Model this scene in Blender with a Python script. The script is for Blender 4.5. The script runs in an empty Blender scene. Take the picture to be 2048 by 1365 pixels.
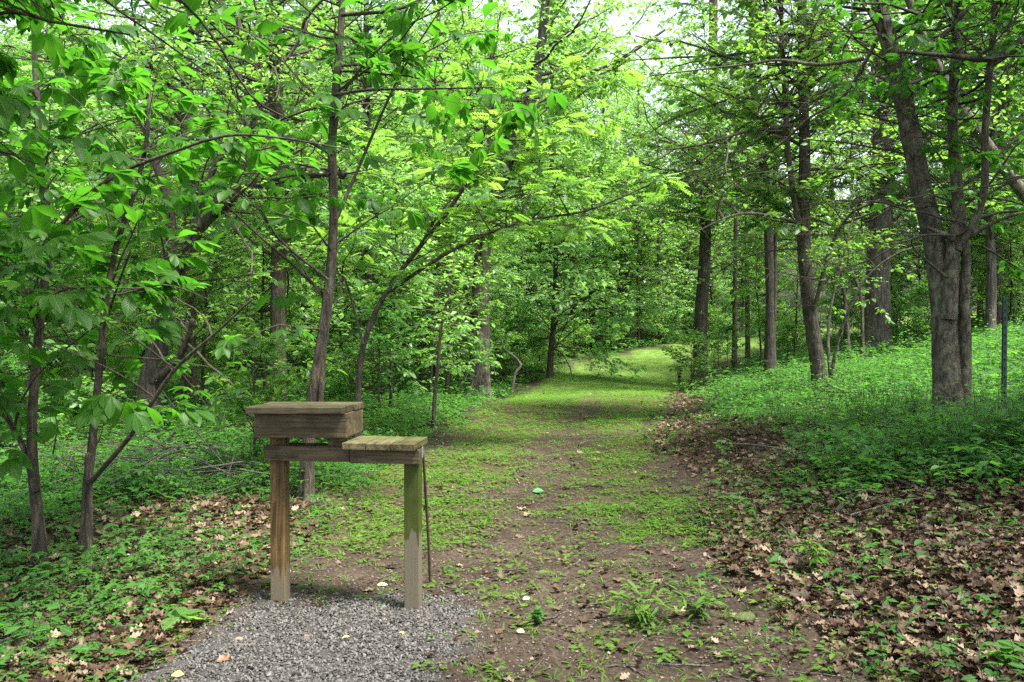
import bpy, bmesh, math, random
import numpy as np
from mathutils import Vector, Matrix

S = bpy.context.scene
COL = S.collection
rng = np.random.default_rng(7)
random.seed(7)
F = 1774.0            # focal length in photo pixels (photo 2048 x 1365)
EYE = 1.66
PITCH = math.atan2(32.5, F)
PI = math.pi

# ------------------------------------------------------------------ ground shape
YK = np.array([-20, 3.0, 5.0, 7.75, 11.1, 16.6, 22.1, 28, 31, 35, 40, 48, 70, 160.])
LK = np.array([-2.2, -2.2, -2.0, -1.77, -1.02, -.6, .2, 1.3, 2.2, 4.6, 9.2, 19, 50, 170.])
RK = np.array([1.3, 1.3, 1.4, 1.64, 1.66, 2.68, 3.94, 5.7, 6.9, 9.8, 15.5, 28, 62, 190.])
def Ledge(y): return np.interp(y, YK, LK)
def Redge(y): return np.interp(y, YK, RK)

_w = np.random.default_rng(3)
_FR = [( _w.normal(0, 1, 2) * f, _w.uniform(0, 6.28), a) for f, a, n in
       ((.35, .05, 5), (1.1, .018, 6), (3.2, .006, 8), (9., .0028, 10)) for _ in range(n)]
def bumps(x, y):
    z = np.zeros_like(np.asarray(x, float))
    for (k, p, a) in _FR: z = z + a * np.sin(k[0] * x + k[1] * y + p) * .8
    return z
def sm(t): t = np.clip(t, 0, 1); return t * t * (3 - 2 * t)
def ground(x, y):
    x = np.asarray(x, float); y = np.asarray(y, float)
    s = x - Redge(y)
    b = np.where(s > 0, np.minimum(s, 9.) * .155 * sm(s / 1.2), 0)
    l = Ledge(y) - x
    b = b + np.where(l > 0, -.018 * np.minimum(l, 6) + .03 * np.maximum(l - 9, 0), 0)
    far = np.maximum(y - 27.5, 0)
    b = b + .07 * far * sm(far / 5) + .05 * np.maximum(far - 16, 0)
    near = 1 - sm((y - 5.2) / 2.5) * 1.0
    flat = np.where((x > -2) & (x < .2) & (y < 6), .35, 1.0)
    return b + bumps(x, y) * flat * np.where(y < 40, 1, 1)
def noise2(x, y, f, seed):
    r = np.random.default_rng(seed); z = 0
    for i in range(7):
        k = r.normal(0, 1, 2) * f * (1 + .35 * i); z = z + np.sin(k[0] * x + k[1] * y + r.uniform(0, 6.28)) / (1 + .3 * i)
    return z / 2.6

def ray(px, py):
    a = (px - 1024) / F; b = -(py - 682.5) / F
    return np.array([a, math.cos(PITCH) + b * math.sin(PITCH), -math.sin(PITCH) + b * math.cos(PITCH)])
def at(px, py, Y):
    d = ray(px, py); return np.array([0, 0, EYE]) + d * (Y / d[1])
def on_ground(px, py):
    d = ray(px, py)
    for t in np.arange(2.5, 80, .02):
        p = d * (t / d[1])
        if p[2] + EYE <= ground(p[0], p[1]): return np.array([p[0], p[1], float(ground(p[0], p[1]))])
    return d * 60 + np.array([0, 0, EYE])

# ------------------------------------------------------------------ mesh builder
class MB:
    def __init__(s): s.v = []; s.f = {3: [], 4: []}; s.m = {3: [], 4: []}; s.r = []; s.u = []; s.n = 0
    def add(s, verts, faces, mat=0, rnd=None, uv=None):
        verts = np.asarray(verts, np.float32).reshape(-1, 3)
        for f in faces:
            f = np.asarray(f, np.int64)
            if f.size == 0: continue
            k = f.shape[1]; s.f[k].append(f + s.n); s.m[k].append(np.full(len(f), mat, np.int32))
        s.v.append(verts); n = len(verts); s.n += n
        s.r.append(np.full(n, .5, np.float32) if rnd is None else np.asarray(rnd, np.float32))
        s.u.append(np.zeros((n, 3), np.float32) if uv is None else np.asarray(uv, np.float32))
    def mesh(s, name, mats, smooth=True):
        me = bpy.data.meshes.new(name)
        V = np.concatenate(s.v) if s.v else np.zeros((0, 3), np.float32)
        me.vertices.add(len(V)); me.vertices.foreach_set('co', V.ravel())
        idx = []; starts = []; mi = []; c = 0
        for k in (3, 4):
            if s.f[k]:
                f = np.concatenate(s.f[k]); idx.append(f.ravel()); starts.append(c + np.arange(len(f)) * k); c += f.size
                mi.append(np.concatenate(s.m[k]))
        idx = np.concatenate(idx).astype(np.int32); starts = np.concatenate(starts).astype(np.int32); mi = np.concatenate(mi)
        me.loops.add(len(idx)); me.loops.foreach_set('vertex_index', idx)
        me.polygons.add(len(starts)); me.polygons.foreach_set('loop_start', starts)
        me.polygons.foreach_set('material_index', mi)
        me.polygons.foreach_set('use_smooth', np.full(len(starts), smooth))
        a = me.attributes.new('rnd', 'FLOAT', 'POINT'); a.data.foreach_set('value', np.concatenate(s.r))
        a = me.attributes.new('leafuv', 'FLOAT_VECTOR', 'POINT'); a.data.foreach_set('vector', np.concatenate(s.u).ravel())
        me.update(calc_edges=True)
        for m in mats: me.materials.append(m)
        return me
    def build(s, name, mats, parent=None, smooth=True):
        o = bpy.data.objects.new(name, s.mesh(name, mats, smooth)); COL.objects.link(o)
        if parent: o.parent = parent
        return o

def tag(o, label=None, cat=None, group=None, kind=None):
    for k, v in (('label', label), ('category', cat), ('group', group), ('kind', kind)):
        if v: o[k] = v
    return o
def empty(name, loc=(0, 0, 0), rz=0):
    o = bpy.data.objects.new(name, None); COL.objects.link(o); o.location = loc; o.rotation_euler = (0, 0, rz); o.empty_display_size = .1
    return o
def norm(a): return a / np.maximum(np.linalg.norm(a, axis=-1, keepdims=True), 1e-9)

def tubes(mb, P, R, k=3, mat=0, rough=0., seed=0, cap=True, lobes=0.):
    """P (B,N,3) centre lines, R (B,N) radii -> tubes with k sides"""
    P = np.asarray(P, float); R = np.asarray(R, float)
    if P.ndim == 2: P = P[None]; R = R[None]
    B, N, _ = P.shape
    if B == 0: return
    T = norm(np.gradient(P, axis=1))
    mean = norm(T.mean(1))
    ref = np.where(np.abs(mean[:, 2:3]) > .75, np.array([[1., 0, 0]]), np.array([[0, 0, 1.]]))
    U = norm(np.cross(T, ref[:, None, :])); W = np.cross(T, U)
    a = np.arange(k) * 2 * PI / k
    r = np.random.default_rng(seed + 11)
    RR = np.repeat(R[:, :, None], k, 2)
    if rough:
        n = r.normal(0, 1, (B, N, k)); n = (n + np.roll(n, 1, 1) + np.roll(n, 2, 1)) / 1.7
        RR = RR * (1 + rough * n)
    if lobes:
        h = P[:, :, 2] - P[:, :1, 2] - .15; ph = r.uniform(0, 6.28)
        RR = RR * (1 + lobes * np.exp(-np.maximum(h, 0) / .16)[..., None] * (.55 + .6 * np.cos(3 * a + ph) + .4 * np.cos(5 * a + 2 * ph))) * (1 + .035 * np.cos(4 * a + ph + P[:, :, 2:3] * .8))
    V = P[:, :, None, :] + RR[..., None] * (np.cos(a)[None, None, :, None] * U[:, :, None, :] + np.sin(a)[None, None, :, None] * W[:, :, None, :])
    base = (np.arange(B) * N * k)[:, None, None]; i = np.arange(N - 1)[None, :, None] * k; j = np.arange(k)[None, None, :]; j2 = (j + 1) % k
    q = np.stack([base + i + j, base + i + j2, base + i + k + j2, base + i + k + j], -1).reshape(-1, 4)
    fs = [q]
    V = V.reshape(-1, 3)
    if cap:
        tip = P[:, -1] + T[:, -1] * R[:, -1:] * .6
        n0 = len(V); V = np.concatenate([V, tip])
        b = (np.arange(B) * N * k + (N - 1) * k)[:, None]; jj = np.arange(k)[None]
        fs.append(np.stack([b + jj, b + (jj + 1) % k, np.repeat((n0 + np.arange(B))[:, None], k, 1)], -1).reshape(-1, 3))
    mb.add(V, fs, mat, rnd=np.repeat(r.uniform(0, 1, B), 1)[np.minimum(np.arange(len(V)) // (N * k), B - 1)])

def smooth_line(pts, n):
    pts = np.asarray(pts, float)
    if len(pts) == 2: pts = np.stack([pts[0], pts.mean(0), pts[1]])
    P = np.concatenate([[2 * pts[0] - pts[1]], pts, [2 * pts[-1] - pts[-2]]])
    m = len(pts) - 1; out = []
    for t in np.linspace(0, m, n):
        i = min(int(t), m - 1); u = t - i; p0, p1, p2, p3 = P[i:i + 4]
        out.append(.5 * ((2 * p1) + (-p0 + p2) * u + (2 * p0 - 5 * p1 + 4 * p2 - p3) * u * u + (-p0 + 3 * p1 - 3 * p2 + p3) * u ** 3))
    return np.array(out)

# ------------------------------------------------------------------ leaf templates: verts (x across, y along, z up), faces, uv
def blade(n, width, widest=.5, droop=.15, fold=.18, tipsharp=1.0, wave=0.):
    ts = np.linspace(0, 1, n + 1); V = []; UV = []
    for t in ts:
        w = width * (math.sin(PI * t ** (math.log(.5) / math.log(widest))) ** tipsharp if 0 < t < 1 else 0)
        z = -droop * t * t
        V.append((0, t, z)); UV.append((.5, t, 0))
        if 0 < t < 1:
            V.append((-w, t + w * .12, z + fold * w + wave * math.sin(t * 19))); UV.append((0, t, 0))
            V.append((w, t + w * .12, z + fold * w - wave * math.sin(t * 17))); UV.append((1, t, 0))
    q = []; tr = []
    def ix(i, c): return 0 if i == 0 else (1 + (i - 1) * 3 + c if i < n else 1 + (n - 1) * 3)
    for i in range(n):
        if i == 0: tr += [(0, ix(1, 0), ix(1, 1)), (0, ix(1, 2), ix(1, 0))]
        elif i == n - 1: tr += [(ix(i, 1), ix(i, 0), ix(n, 0)), (ix(i, 0), ix(i, 2), ix(n, 0))]
        else: q += [(ix(i, 1), ix(i, 0), ix(i + 1, 0), ix(i + 1, 1)), (ix(i, 0), ix(i, 2), ix(i + 1, 2), ix(i + 1, 0))]
    if n == 1: tr = []
    return np.array(V, float), [np.array(q, int).reshape(-1, 4), np.array(tr, int).reshape(-1, 3)], np.array(UV, float)
def join(parts):
    V = []; Q = []; T = []; U = []; n = 0
    for (v, f, u) in parts:
        V.append(v); U.append(u); Q.append(f[0] + n); T.append(f[1] + n); n += len(v)
    return np.concatenate(V), [np.concatenate(Q), np.concatenate(T)], np.concatenate(U)
def turned(tm, ang, scale, off=(0, 0, 0), tilt=0.):
    v, f, u = tm; v = v * scale
    if tilt: v = np.stack([v[:, 0], v[:, 1] * math.cos(tilt) - v[:, 2] * math.sin(tilt), v[:, 1] * math.sin(tilt) + v[:, 2] * math.cos(tilt)], 1)
    c, s_ = math.cos(ang), math.sin(ang)
    v = np.stack([v[:, 0] * c + v[:, 1] * s_, -v[:, 0] * s_ + v[:, 1] * c, v[:, 2]], 1) + np.array(off)
    return v, f, u
diamond = (np.array([(0, 0, 0), (-.27, .45, .05), (.27, .45, .05), (0, 1, -.1)], float),
           [np.zeros((0, 4), int), np.array([(0, 3, 1), (0, 2, 3)])], np.array([(.5, 0, 0), (0, .5, 0), (1, .5, 0), (.5, 1, 0)], float))
simple = blade(3, .25, .45, .16, .25)
simple_fine = blade(6, .24, .45, .2, .25, wave=.01)
lobed = join([turned(blade(3, .3, .5, .1, .2), 0, 1), turned(blade(3, .26, .5, .12, .2), .8, .72), turned(blade(3, .26, .5, .12, .2), -.8, .72)])
_lf = blade(6, .2, .62, .22, .22, wave=.006)
palmate = join([turned(_lf, a, s_, tilt=-.18 - .1 * abs(a)) for a, s_ in ((0, 1), (.62, .92), (-.62, .92), (1.3, .66), (-1.3, .66))])
_lb = blade(6, .24, .58, .34, .3, wave=.012)
palmate_b = join([turned(_lb, a, s_, tilt=-.16 - .1 * abs(a)) for a, s_ in ((.08, 1), (.8, .8), (-.7, .88))])
palmate_c = join([turned(_lf, a, s_, tilt=-.45 + .2 * a) for a, s_ in ((0, 1), (.5, .8), (-.66, .96), (1.1, .55), (-1.4, .5))])
broad = turned(blade(7, .27, .6, .3, .22, wave=.014), 0, 1.15)
_lp = blade(4, .2, .6, .2, .2)
palmate_lo = join([turned(_lp, a, s_, tilt=-.15) for a, s_ in ((0, 1), (.65, .9), (-.65, .9), (1.3, .66), (-1.3, .66))])
pinnate = join([turned(blade(3, .2, .45, .15, .2), a, .36, (0, y, -.12 * y * y)) for y in np.linspace(.15, .95, 7) for a in (1.15, -1.15)] +
               [turned(blade(3, .2, .45, .15, .2), 0, .34, (0, .98, -.12))])
trifol = join([turned(diamond, a, .62 if a else .75, tilt=-.1) for a in (0, 1.5, -1.5)])
def oak_leaf(seed):
    r = np.random.default_rng(seed); n = 9; V = []; ts = np.linspace(0, 1, n)
    for i, t in enumerate(ts):
        env = .34 * math.sin(PI * t ** .8) + .03; w = env * (1.15 if i % 2 else .5)
        z = r.normal(0, .035) + .25 * (t - .5) ** 2
        V += [(-w, t + (.08 if i % 2 else 0), z + r.uniform(.0, .2) * (w > .15)), (0, t, z), (w, t + (.08 if i % 2 else 0), z + r.uniform(.0, .2) * (w > .15))]
    q = []
    for i in range(n - 1):
        a = i * 3; q += [(a, a + 1, a + 4, a + 3), (a + 1, a + 2, a + 5, a + 4)]
    return np.array(V), [np.array(q), np.zeros((0, 3), int)], np.zeros((len(V), 3))
oaks = [oak_leaf(i) for i in range(5)]

def leaves(mb, tm, pos, d, nrm, size, mat=0, r=rng, rnd=None):
    v, fs, uv = tm; pos = np.asarray(pos, float); B = len(pos)
    if B == 0: return
    d = norm(np.asarray(d, float)); nrm = norm(nrm - d * (nrm * d).sum(-1, keepdims=True)); x = np.cross(d, nrm)
    size = np.broadcast_to(np.asarray(size, float), (B,))
    V = pos[:, None, :] + size[:, None, None] * (v[None, :, 0:1] * x[:, None] + v[None, :, 1:2] * d[:, None] + v[None, :, 2:3] * nrm[:, None])
    off = (np.arange(B) * len(v))[:, None, None]
    if rnd is None: rnd = r.uniform(0, 1, B)
    mb.add(V.reshape(-1, 3), [(f[None] + off).reshape(-1, f.shape[1]) for f in fs if len(f)], mat, np.repeat(rnd, len(v)), np.tile(uv, (B, 1)))

# ------------------------------------------------------------------ materials
def nodes(name):
    m = bpy.data.materials.new(name); m.use_nodes = True; nt = m.node_tree; nt.nodes.clear()
    out = nt.nodes.new('ShaderNodeOutputMaterial')
    def N(t, **kw):
        n = nt.nodes.new(t)
        for k, v in kw.items():
            if k in n.inputs: n.inputs[k].default_value = v
            else: setattr(n, k, v)
        return n
    return m, nt, out, N, nt.links.new
def ramp(N, stops):
    n = N('ShaderNodeValToRGB'); e = n.color_ramp.elements
    while len(e) < len(stops): e.new(.5)
    for q, (p, c) in zip(e, stops): q.position = p; q.color = (*c, 1)
    return n
def leaf_mat(name, c0, c1, t0, t1, rough=.38, trans=.5, spec=.5):
    m, nt, out, N, L = nodes(name)
    at_ = N('ShaderNodeAttribute', attribute_name='rnd'); uv = N('ShaderNodeAttribute', attribute_name='leafuv')
    geo = N('ShaderNodeNewGeometry'); nz = N('ShaderNodeTexNoise', Scale=1.3, Detail=2.0); L(geo.outputs['Position'], nz.inputs['Vector'])
    mx = N('ShaderNodeMath', operation='MULTIPLY_ADD'); mx.inputs[1].default_value = .6; L(at_.outputs['Fac'], mx.inputs[0])
    m2 = N('ShaderNodeMath', operation='MULTIPLY'); m2.inputs[1].default_value = .5; L(nz.outputs['Fac'], m2.inputs[0]); L(m2.outputs[0], mx.inputs[2])
    # veins
    sx = N('ShaderNodeSeparateXYZ'); L(uv.outputs['Vector'], sx.inputs[0])
    ab = N('ShaderNodeMath', operation='SUBTRACT'); L(sx.outputs['X'], ab.inputs[0]); ab.inputs[1].default_value = .5
    ab2 = N('ShaderNodeMath', operation='ABSOLUTE'); L(ab.outputs[0], ab2.inputs[0])
    ve = N('ShaderNodeMath', operation='MULTIPLY_ADD'); L(ab2.outputs[0], ve.inputs[0]); ve.inputs[1].default_value = -.5; L(sx.outputs['Y'], ve.inputs[2])
    v2 = N('ShaderNodeMath', operation='MULTIPLY'); L(ve.outputs[0], v2.inputs[0]); v2.inputs[1].default_value = 62.
    v3 = N('ShaderNodeMath', operation='SINE'); L(v2.outputs[0], v3.inputs[0])
    rib = N('ShaderNodeMapRange'); L(ab2.outputs[0], rib.inputs['Value']); rib.inputs['From Max'].default_value = .06; rib.inputs['To Min'].default_value = 1; rib.inputs['To Max'].default_value = 0
    r1 = ramp(N, [(.1, c0), (.9, c1)]); r2 = ramp(N, [(.1, t0), (.9, t1)])
    L(mx.outputs[0], r1.inputs['Fac']); L(mx.outputs[0], r2.inputs['Fac'])
    lt = N('ShaderNodeMix', data_type='RGBA', blend_type='MIX'); lt.inputs[7].default_value = (*[min(1, q * 2.2 + .03) for q in c1], 1)
    rb = N('ShaderNodeMath', operation='MULTIPLY'); rb.inputs[1].default_value = .45; L(rib.outputs[0], rb.inputs[0])
    L(rb.outputs[0], lt.inputs[0]); L(r1.outputs['Color'], lt.inputs[6])
    p = N('ShaderNodeBsdfPrincipled', Roughness=rough); p.inputs['Specular IOR Level'].default_value = spec
    L(lt.outputs[2], p.inputs['Base Color'])
    bp = N('ShaderNodeBump', Strength=.13, Distance=.004); L(v3.outputs[0], bp.inputs['Height']); L(bp.outputs[0], p.inputs['Normal'])
    t = N('ShaderNodeBsdfTranslucent'); L(r2.outputs['Color'], t.inputs['Color'])
    ms = N('ShaderNodeMixShader'); ms.inputs[0].default_value = trans
    L(p.outputs[0], ms.inputs[1]); L(t.outputs[0], ms.inputs[2]); L(ms.outputs[0], out.inputs['Surface'])
    return m
def bark_mat(name, dark, mid, light, lichen=None, scale=1., ridge=10., lam=.5):
    m, nt, out, N, L = nodes(name)
    tc = N('ShaderNodeTexCoord'); mp = N('ShaderNodeMapping'); mp.inputs['Scale'].default_value = (ridge * scale, ridge * scale, 1.6 * scale)
    L(tc.outputs['Object'], mp.inputs[0])
    n1 = N('ShaderNodeTexNoise', Scale=3.2, Detail=8.0, Roughness=.68, Distortion=.6); L(mp.outputs[0], n1.inputs['Vector'])
    n2 = N('ShaderNodeTexNoise', Scale=2.3 * scale, Detail=5.0, Roughness=.6); L(tc.outputs['Object'], n2.inputs['Vector'])
    r1 = ramp(N, [(.38, dark), (.5, mid), (.64, light)]); L(n1.outputs['Fac'], r1.inputs['Fac'])
    col = r1.outputs['Color']
    if lichen:
        n3 = N('ShaderNodeTexNoise', Scale=6. * scale, Detail=4.0, Roughness=.7); L(tc.outputs['Object'], n3.inputs['Vector'])
        r3 = ramp(N, [(.52, (0, 0, 0)), (.62, (1, 1, 1))]); L(n3.outputs['Fac'], r3.inputs['Fac'])
        k = N('ShaderNodeMath', operation='MULTIPLY'); k.inputs[1].default_value = lam; L(r3.outputs['Color'], k.inputs[0])
        mx = N('ShaderNodeMix', data_type='RGBA'); mx.inputs[7].default_value = (*lichen, 1); L(k.outputs[0], mx.inputs[0]); L(col, mx.inputs[6]); col = mx.outputs[2]
    r2 = ramp(N, [(.3, (.6, .6, .6)), (.7, (1.2, 1.2, 1.2))]); L(n2.outputs['Fac'], r2.inputs['Fac'])
    mm = N('ShaderNodeMix', data_type='RGBA', blend_type='MULTIPLY'); mm.inputs[0].default_value = 1; L(col, mm.inputs[6]); L(r2.outputs['Color'], mm.inputs[7])
    p = N('ShaderNodeBsdfPrincipled', Roughness=.85); L(mm.outputs[2], p.inputs['Base Color'])
    b = N('ShaderNodeBump', Strength=1., Distance=.04); L(n1.outputs['Fac'], b.inputs['Height']); L(b.outputs[0], p.inputs['Normal'])
    L(p.outputs[0], out.inputs['Surface']); return m
def plain(name, c0, c1, scale=20., rough=.7, bump=.3, dist=.005, stretch=(1, 1, 1), attr=False, spec=.5, metallic=0):
    m, nt, out, N, L = nodes(name)
    tc = N('ShaderNodeTexCoord'); mp = N('ShaderNodeMapping'); mp.inputs['Scale'].default_value = stretch; L(tc.outputs['Object'], mp.inputs[0])
    n1 = N('ShaderNodeTexNoise', Scale=scale, Detail=6.0, Roughness=.6); L(mp.outputs[0], n1.inputs['Vector'])
    fac = n1.outputs['Fac']
    if attr:
        a = N('ShaderNodeAttribute', attribute_name='rnd'); k = N('ShaderNodeMath', operation='MULTIPLY_ADD'); k.inputs[1].default_value = .35
        L(n1.outputs['Fac'], k.inputs[0]); k2 = N('ShaderNodeMath', operation='MULTIPLY'); k2.inputs[1].default_value = .75; L(a.outputs['Fac'], k2.inputs[0]); L(k2.outputs[0], k.inputs[2]); fac = k.outputs[0]
    r = ramp(N, [(.25, c0), (.75, c1)]); L(fac, r.inputs['Fac'])
    p = N('ShaderNodeBsdfPrincipled', Roughness=rough); p.inputs['Specular IOR Level'].default_value = spec; p.inputs['Metallic'].default_value = metallic
    L(r.outputs['Color'], p.inputs['Base Color'])
    b = N('ShaderNodeBump', Strength=bump, Distance=dist); L(n1.outputs['Fac'], b.inputs['Height']); L(b.outputs[0], p.inputs['Normal'])
    L(p.outputs[0], out.inputs['Surface']); return m

M = {}
M['palm'] = leaf_mat('leaf_palmate', (.018, .066, .008), (.046, .120, .014), (.045, .23, .010), (.13, .42, .022), rough=.42, spec=.25)
M['mid'] = leaf_mat('leaf_mid', (.038, .105, .026), (.080, .19, .042), (.16, .40, .035), (.34, .60, .065), rough=.36)
M['light'] = leaf_mat('leaf_light', (.052, .14, .030), (.115, .24, .055), (.20, .47, .04), (.34, .63, .09), rough=.36)
M['pale'] = leaf_mat('leaf_pale_lit', (.075, .17, .045), (.15, .28, .085), (.22, .50, .07), (.38, .68, .16), rough=.36)  # paler leaves: brightness of the lit depths painted into the colour
M['deep'] = leaf_mat('leaf_deep', (.018, .07, .016), (.045, .12, .022), (.06, .25, .02), (.14, .40, .03), rough=.42)
M['cover'] = leaf_mat('leaf_cover', (.022, .085, .018), (.062, .165, .030), (.07, .29, .03), (.19, .46, .05), rough=.5, trans=.45, spec=.2)
M['grass'] = leaf_mat('leaf_grass', (.040, .11, .012), (.10, .175, .020), (.11, .36, .03), (.27, .50, .06), rough=.6, trans=.42, spec=.25)
M['ivy'] = leaf_mat('leaf_ivy', (.015, .07, .012), (.04, .13, .02), (.05, .25, .015), (.12, .40, .03), rough=.36)
M['bark'] = bark_mat('bark_brown', (.013, .009, .0055), (.048, .034, .021), (.125, .096, .062), (.15, .16, .10), .9, lam=.4)
M['bark_dark'] = bark_mat('bark_dark', (.010, .007, .0045), (.036, .026, .017), (.095, .073, .048), (.10, .11, .07), .8, lam=.25)
M['bark_grey'] = bark_mat('bark_grey', (.022, .017, .010), (.070, .058, .036), (.145, .126, .085), (.18, .185, .12), 1.6, ridge=4.5, lam=.65)
M['bark_oak'] = bark_mat('bark_oak', (.025, .02, .015), (.085, .068, .052), (.19, .16, .13), (.15, .16, .12), .55, ridge=12, lam=.3)
M['twig'] = bark_mat('twig_bark', (.035, .024, .015), (.075, .055, .036), (.13, .10, .07), None, 2.)
M['dead'] = bark_mat('dead_wood', (.06, .05, .042), (.14, .12, .10), (.26, .23, .20), None, 2.)

# ------------------------------------------------------------------ foliage growth
def in_view_lane(p):
    """the trail and the space above it are kept clear"""
    x, y, z = p[:, 0], p[:, 1], p[:, 2]
    g = ground(x, y)
    lane = (x > Ledge(y) + .1) & (x < Redge(y) + .5) & (z - g < 2.3 + .03 * y) & (y < 34)
    near = (y < 6.5) & (x > -2.3) & (x < 3.4) & (z < 3.4)
    return lane | near | (y < 1.2)
def grow(base, d, L, n, r, up=0., wob=.12):
    B = len(base); P = np.zeros((B, n, 3)); P[:, 0] = base; d = norm(d); step = (L / (n - 1))[:, None]
    for i in range(1, n):
        d = norm(d + r.normal(0, wob, (B, 3)) + np.array([0, 0, up]) * (1. / n)); P[:, i] = P[:, i - 1] + d * step
    return P
def pick(P, idx, t):
    n = P.shape[1]; f = np.clip(t, 0, .9999) * (n - 1); i = f.astype(int); u = (f - i)[:, None]
    a = P[idx, i]; b = P[idx, i + 1]
    return a * (1 - u) + b * u, norm(b - a)
def foliate(mb, lines, radii, spec, seed, mats=(0, 1), clear=True, origin=np.zeros(3)):
    """lines: (N,3) stems; grows branches, twigs and leaves into mb. mats = (bark slot, leaf slot)"""
    r = np.random.default_rng(seed)
    nb = spec['nb']; t0, t1 = spec.get('t', (.3, 1.)); L0, L1 = spec['len']
    lens = np.array([np.linalg.norm(np.diff(l, axis=0), axis=1).sum() for l in lines])
    which = r.choice(len(lines), nb, p=lens / lens.sum())
    nl = max(len(l) for l in lines)
    LN = np.stack([smooth_line(l, 24) for l in lines])
    t = r.uniform(t0, t1, nb)
    b0, d0 = pick(LN, which, t)
    az = r.uniform(0, 2 * PI, nb)
    if 'az' in spec:
        a, sp = spec['az']; az = r.normal(a, sp, nb)
    el = r.normal(spec.get('el', .35), spec.get('els', .38), nb)
    d = np.stack([np.cos(az) * np.cos(el), np.sin(az) * np.cos(el), np.sin(el)], 1) + d0 * spec.get('follow', .2)
    prof = spec.get('prof', lambda q: np.sin(PI * np.clip(.12 + .8 * q, 0, 1)) ** .7)
    tt = (t - t0) / max(t1 - t0, 1e-3)
    L = r.uniform(L0, L1, nb) * prof(tt)
    Bn = 8
    BP = grow(b0, d, L, Bn, r, spec.get('up', .1), spec.get('wob', .12))
    rb = np.maximum(L * spec.get('br', .011), .0035)
    keep = np.ones(nb, bool)
    if clear: keep = ~(in_view_lane(BP[:, 5] + origin) | in_view_lane(BP[:, 7] + origin))
    BP = BP[keep]; rb = rb[keep]; L = L[keep]; nb = len(BP)
    if nb == 0: return
    taper = np.linspace(1, .3, Bn)[None]
    tubes(mb, BP, rb[:, None] * taper, spec.get('bk', 4), mats[0], seed=seed)
    # twigs
    nt = spec['nt'] * nb
    wi = np.repeat(np.arange(nb), spec['nt']); tt = r.uniform(spec.get('tt', .2), 1, nt); tt[::spec['nt']] = .999
    p, dd = pick(BP, wi, tt)
    side = norm(np.cross(dd, np.array([0, 0, 1.]))) * r.choice([-1, 1], nt)[:, None]
    td = norm(dd * r.uniform(.3, 1.0, (nt, 1)) + side * r.uniform(.4, 1.1, (nt, 1)) + r.normal(0, .3, (nt, 3)) * np.array([1, 1, .7]))
    TL = r.uniform(.4, 1.1, nt) * spec['tl'] * np.clip(L[wi] / max(L.mean(), .01), .5, 1.4)
    Tn = 4
    TP = grow(p, td, TL, Tn, r, spec.get('tup', .1), .16)
    if clear:
        k = ~in_view_lane(TP[:, -1] + origin); TP = TP[k]; TL = TL[k]
    nt = len(TP)
    if spec.get('tw', True): tubes(mb, TP, np.clip(TL * .006, .0018, .006)[:, None] * np.linspace(1, .45, Tn)[None], 3, mats[0], seed=seed + 1)
    if spec.get('bare'):
        m2 = spec['bare'] * nt; wi = np.repeat(np.arange(nt), spec['bare']); p, dd = pick(TP, wi, r.uniform(.1, 1, m2))
        q = norm(dd + r.normal(0, .6, (m2, 3))); XP = grow(p, q, TL[wi] * r.uniform(.3, .8, m2), 4, r, -.1, .15)
        tubes(mb, XP, np.full((m2, 1), .0022) * np.linspace(1, .5, 4)[None], 3, mats[0], seed=seed + 2)
    if not spec.get('nlf'): return
    # leaves
    m = spec['nlf'] * nt; wi = np.repeat(np.arange(nt), spec['nlf'])
    tl = np.tile(np.linspace(spec.get('lt', .25), 1, spec['nlf']), nt) + r.uniform(-.06, .06, m)
    p, dd = pick(TP, wi, tl)
    sgn = np.tile(np.where(np.arange(spec['nlf']) % 2, 1, -1), nt)[:, None]
    side = norm(np.cross(dd, np.array([0, 0, 1.]))) * sgn
    ld = norm(dd * r.uniform(.2, .9, (m, 1)) + side * r.uniform(.4, 1., (m, 1)) + np.array([0, 0, -1]) * r.uniform(-.1, spec.get('hang', .45), (m, 1)) + r.normal(0, .18, (m, 3)))
    ln = norm(np.array([0, 0, 1.]) + r.normal(0, spec.get('tilt', .38), (m, 3)))
    sz = r.uniform(.5, 1.2, m) * np.repeat(r.uniform(.75, 1.2, nt), spec['nlf']) * spec['ls']
    drop = r.uniform(0, 1, m) > spec.get('gap', .1)
    p = p + ld * (sz * .12)[:, None]
    if clear: drop &= ~in_view_lane(p + origin)
    if spec.get('petiole'):
        pt = np.stack([p, p + norm(ld + np.array([0, 0, .25])) * (sz * spec['petiole'])[:, None]], 1)[drop]
        tubes(mb, pt, np.full((len(pt), 2), .0022), 3, mats[0], cap=False); p = p + norm(ld + np.array([0, 0, .25])) * (sz * spec['petiole'])[:, None]
    tr = np.repeat(r.uniform(0, 1, nt), spec['nlf'])
    rn = np.clip(.5 * tr + .5 * r.uniform(0, 1, m), 0, 1)
    lf = spec['leaf']
    if isinstance(lf, list):
        w = r.choice(len(lf), m)
        for q, t_ in enumerate(lf):
            i = drop & (w == q); leaves(mb, t_, p[i], ld[i], ln[i], sz[i], mats[1], r, rn[i])
    else: leaves(mb, lf, p[drop], ld[drop], ln[drop], sz[drop], mats[1], r, rn[drop])

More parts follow.
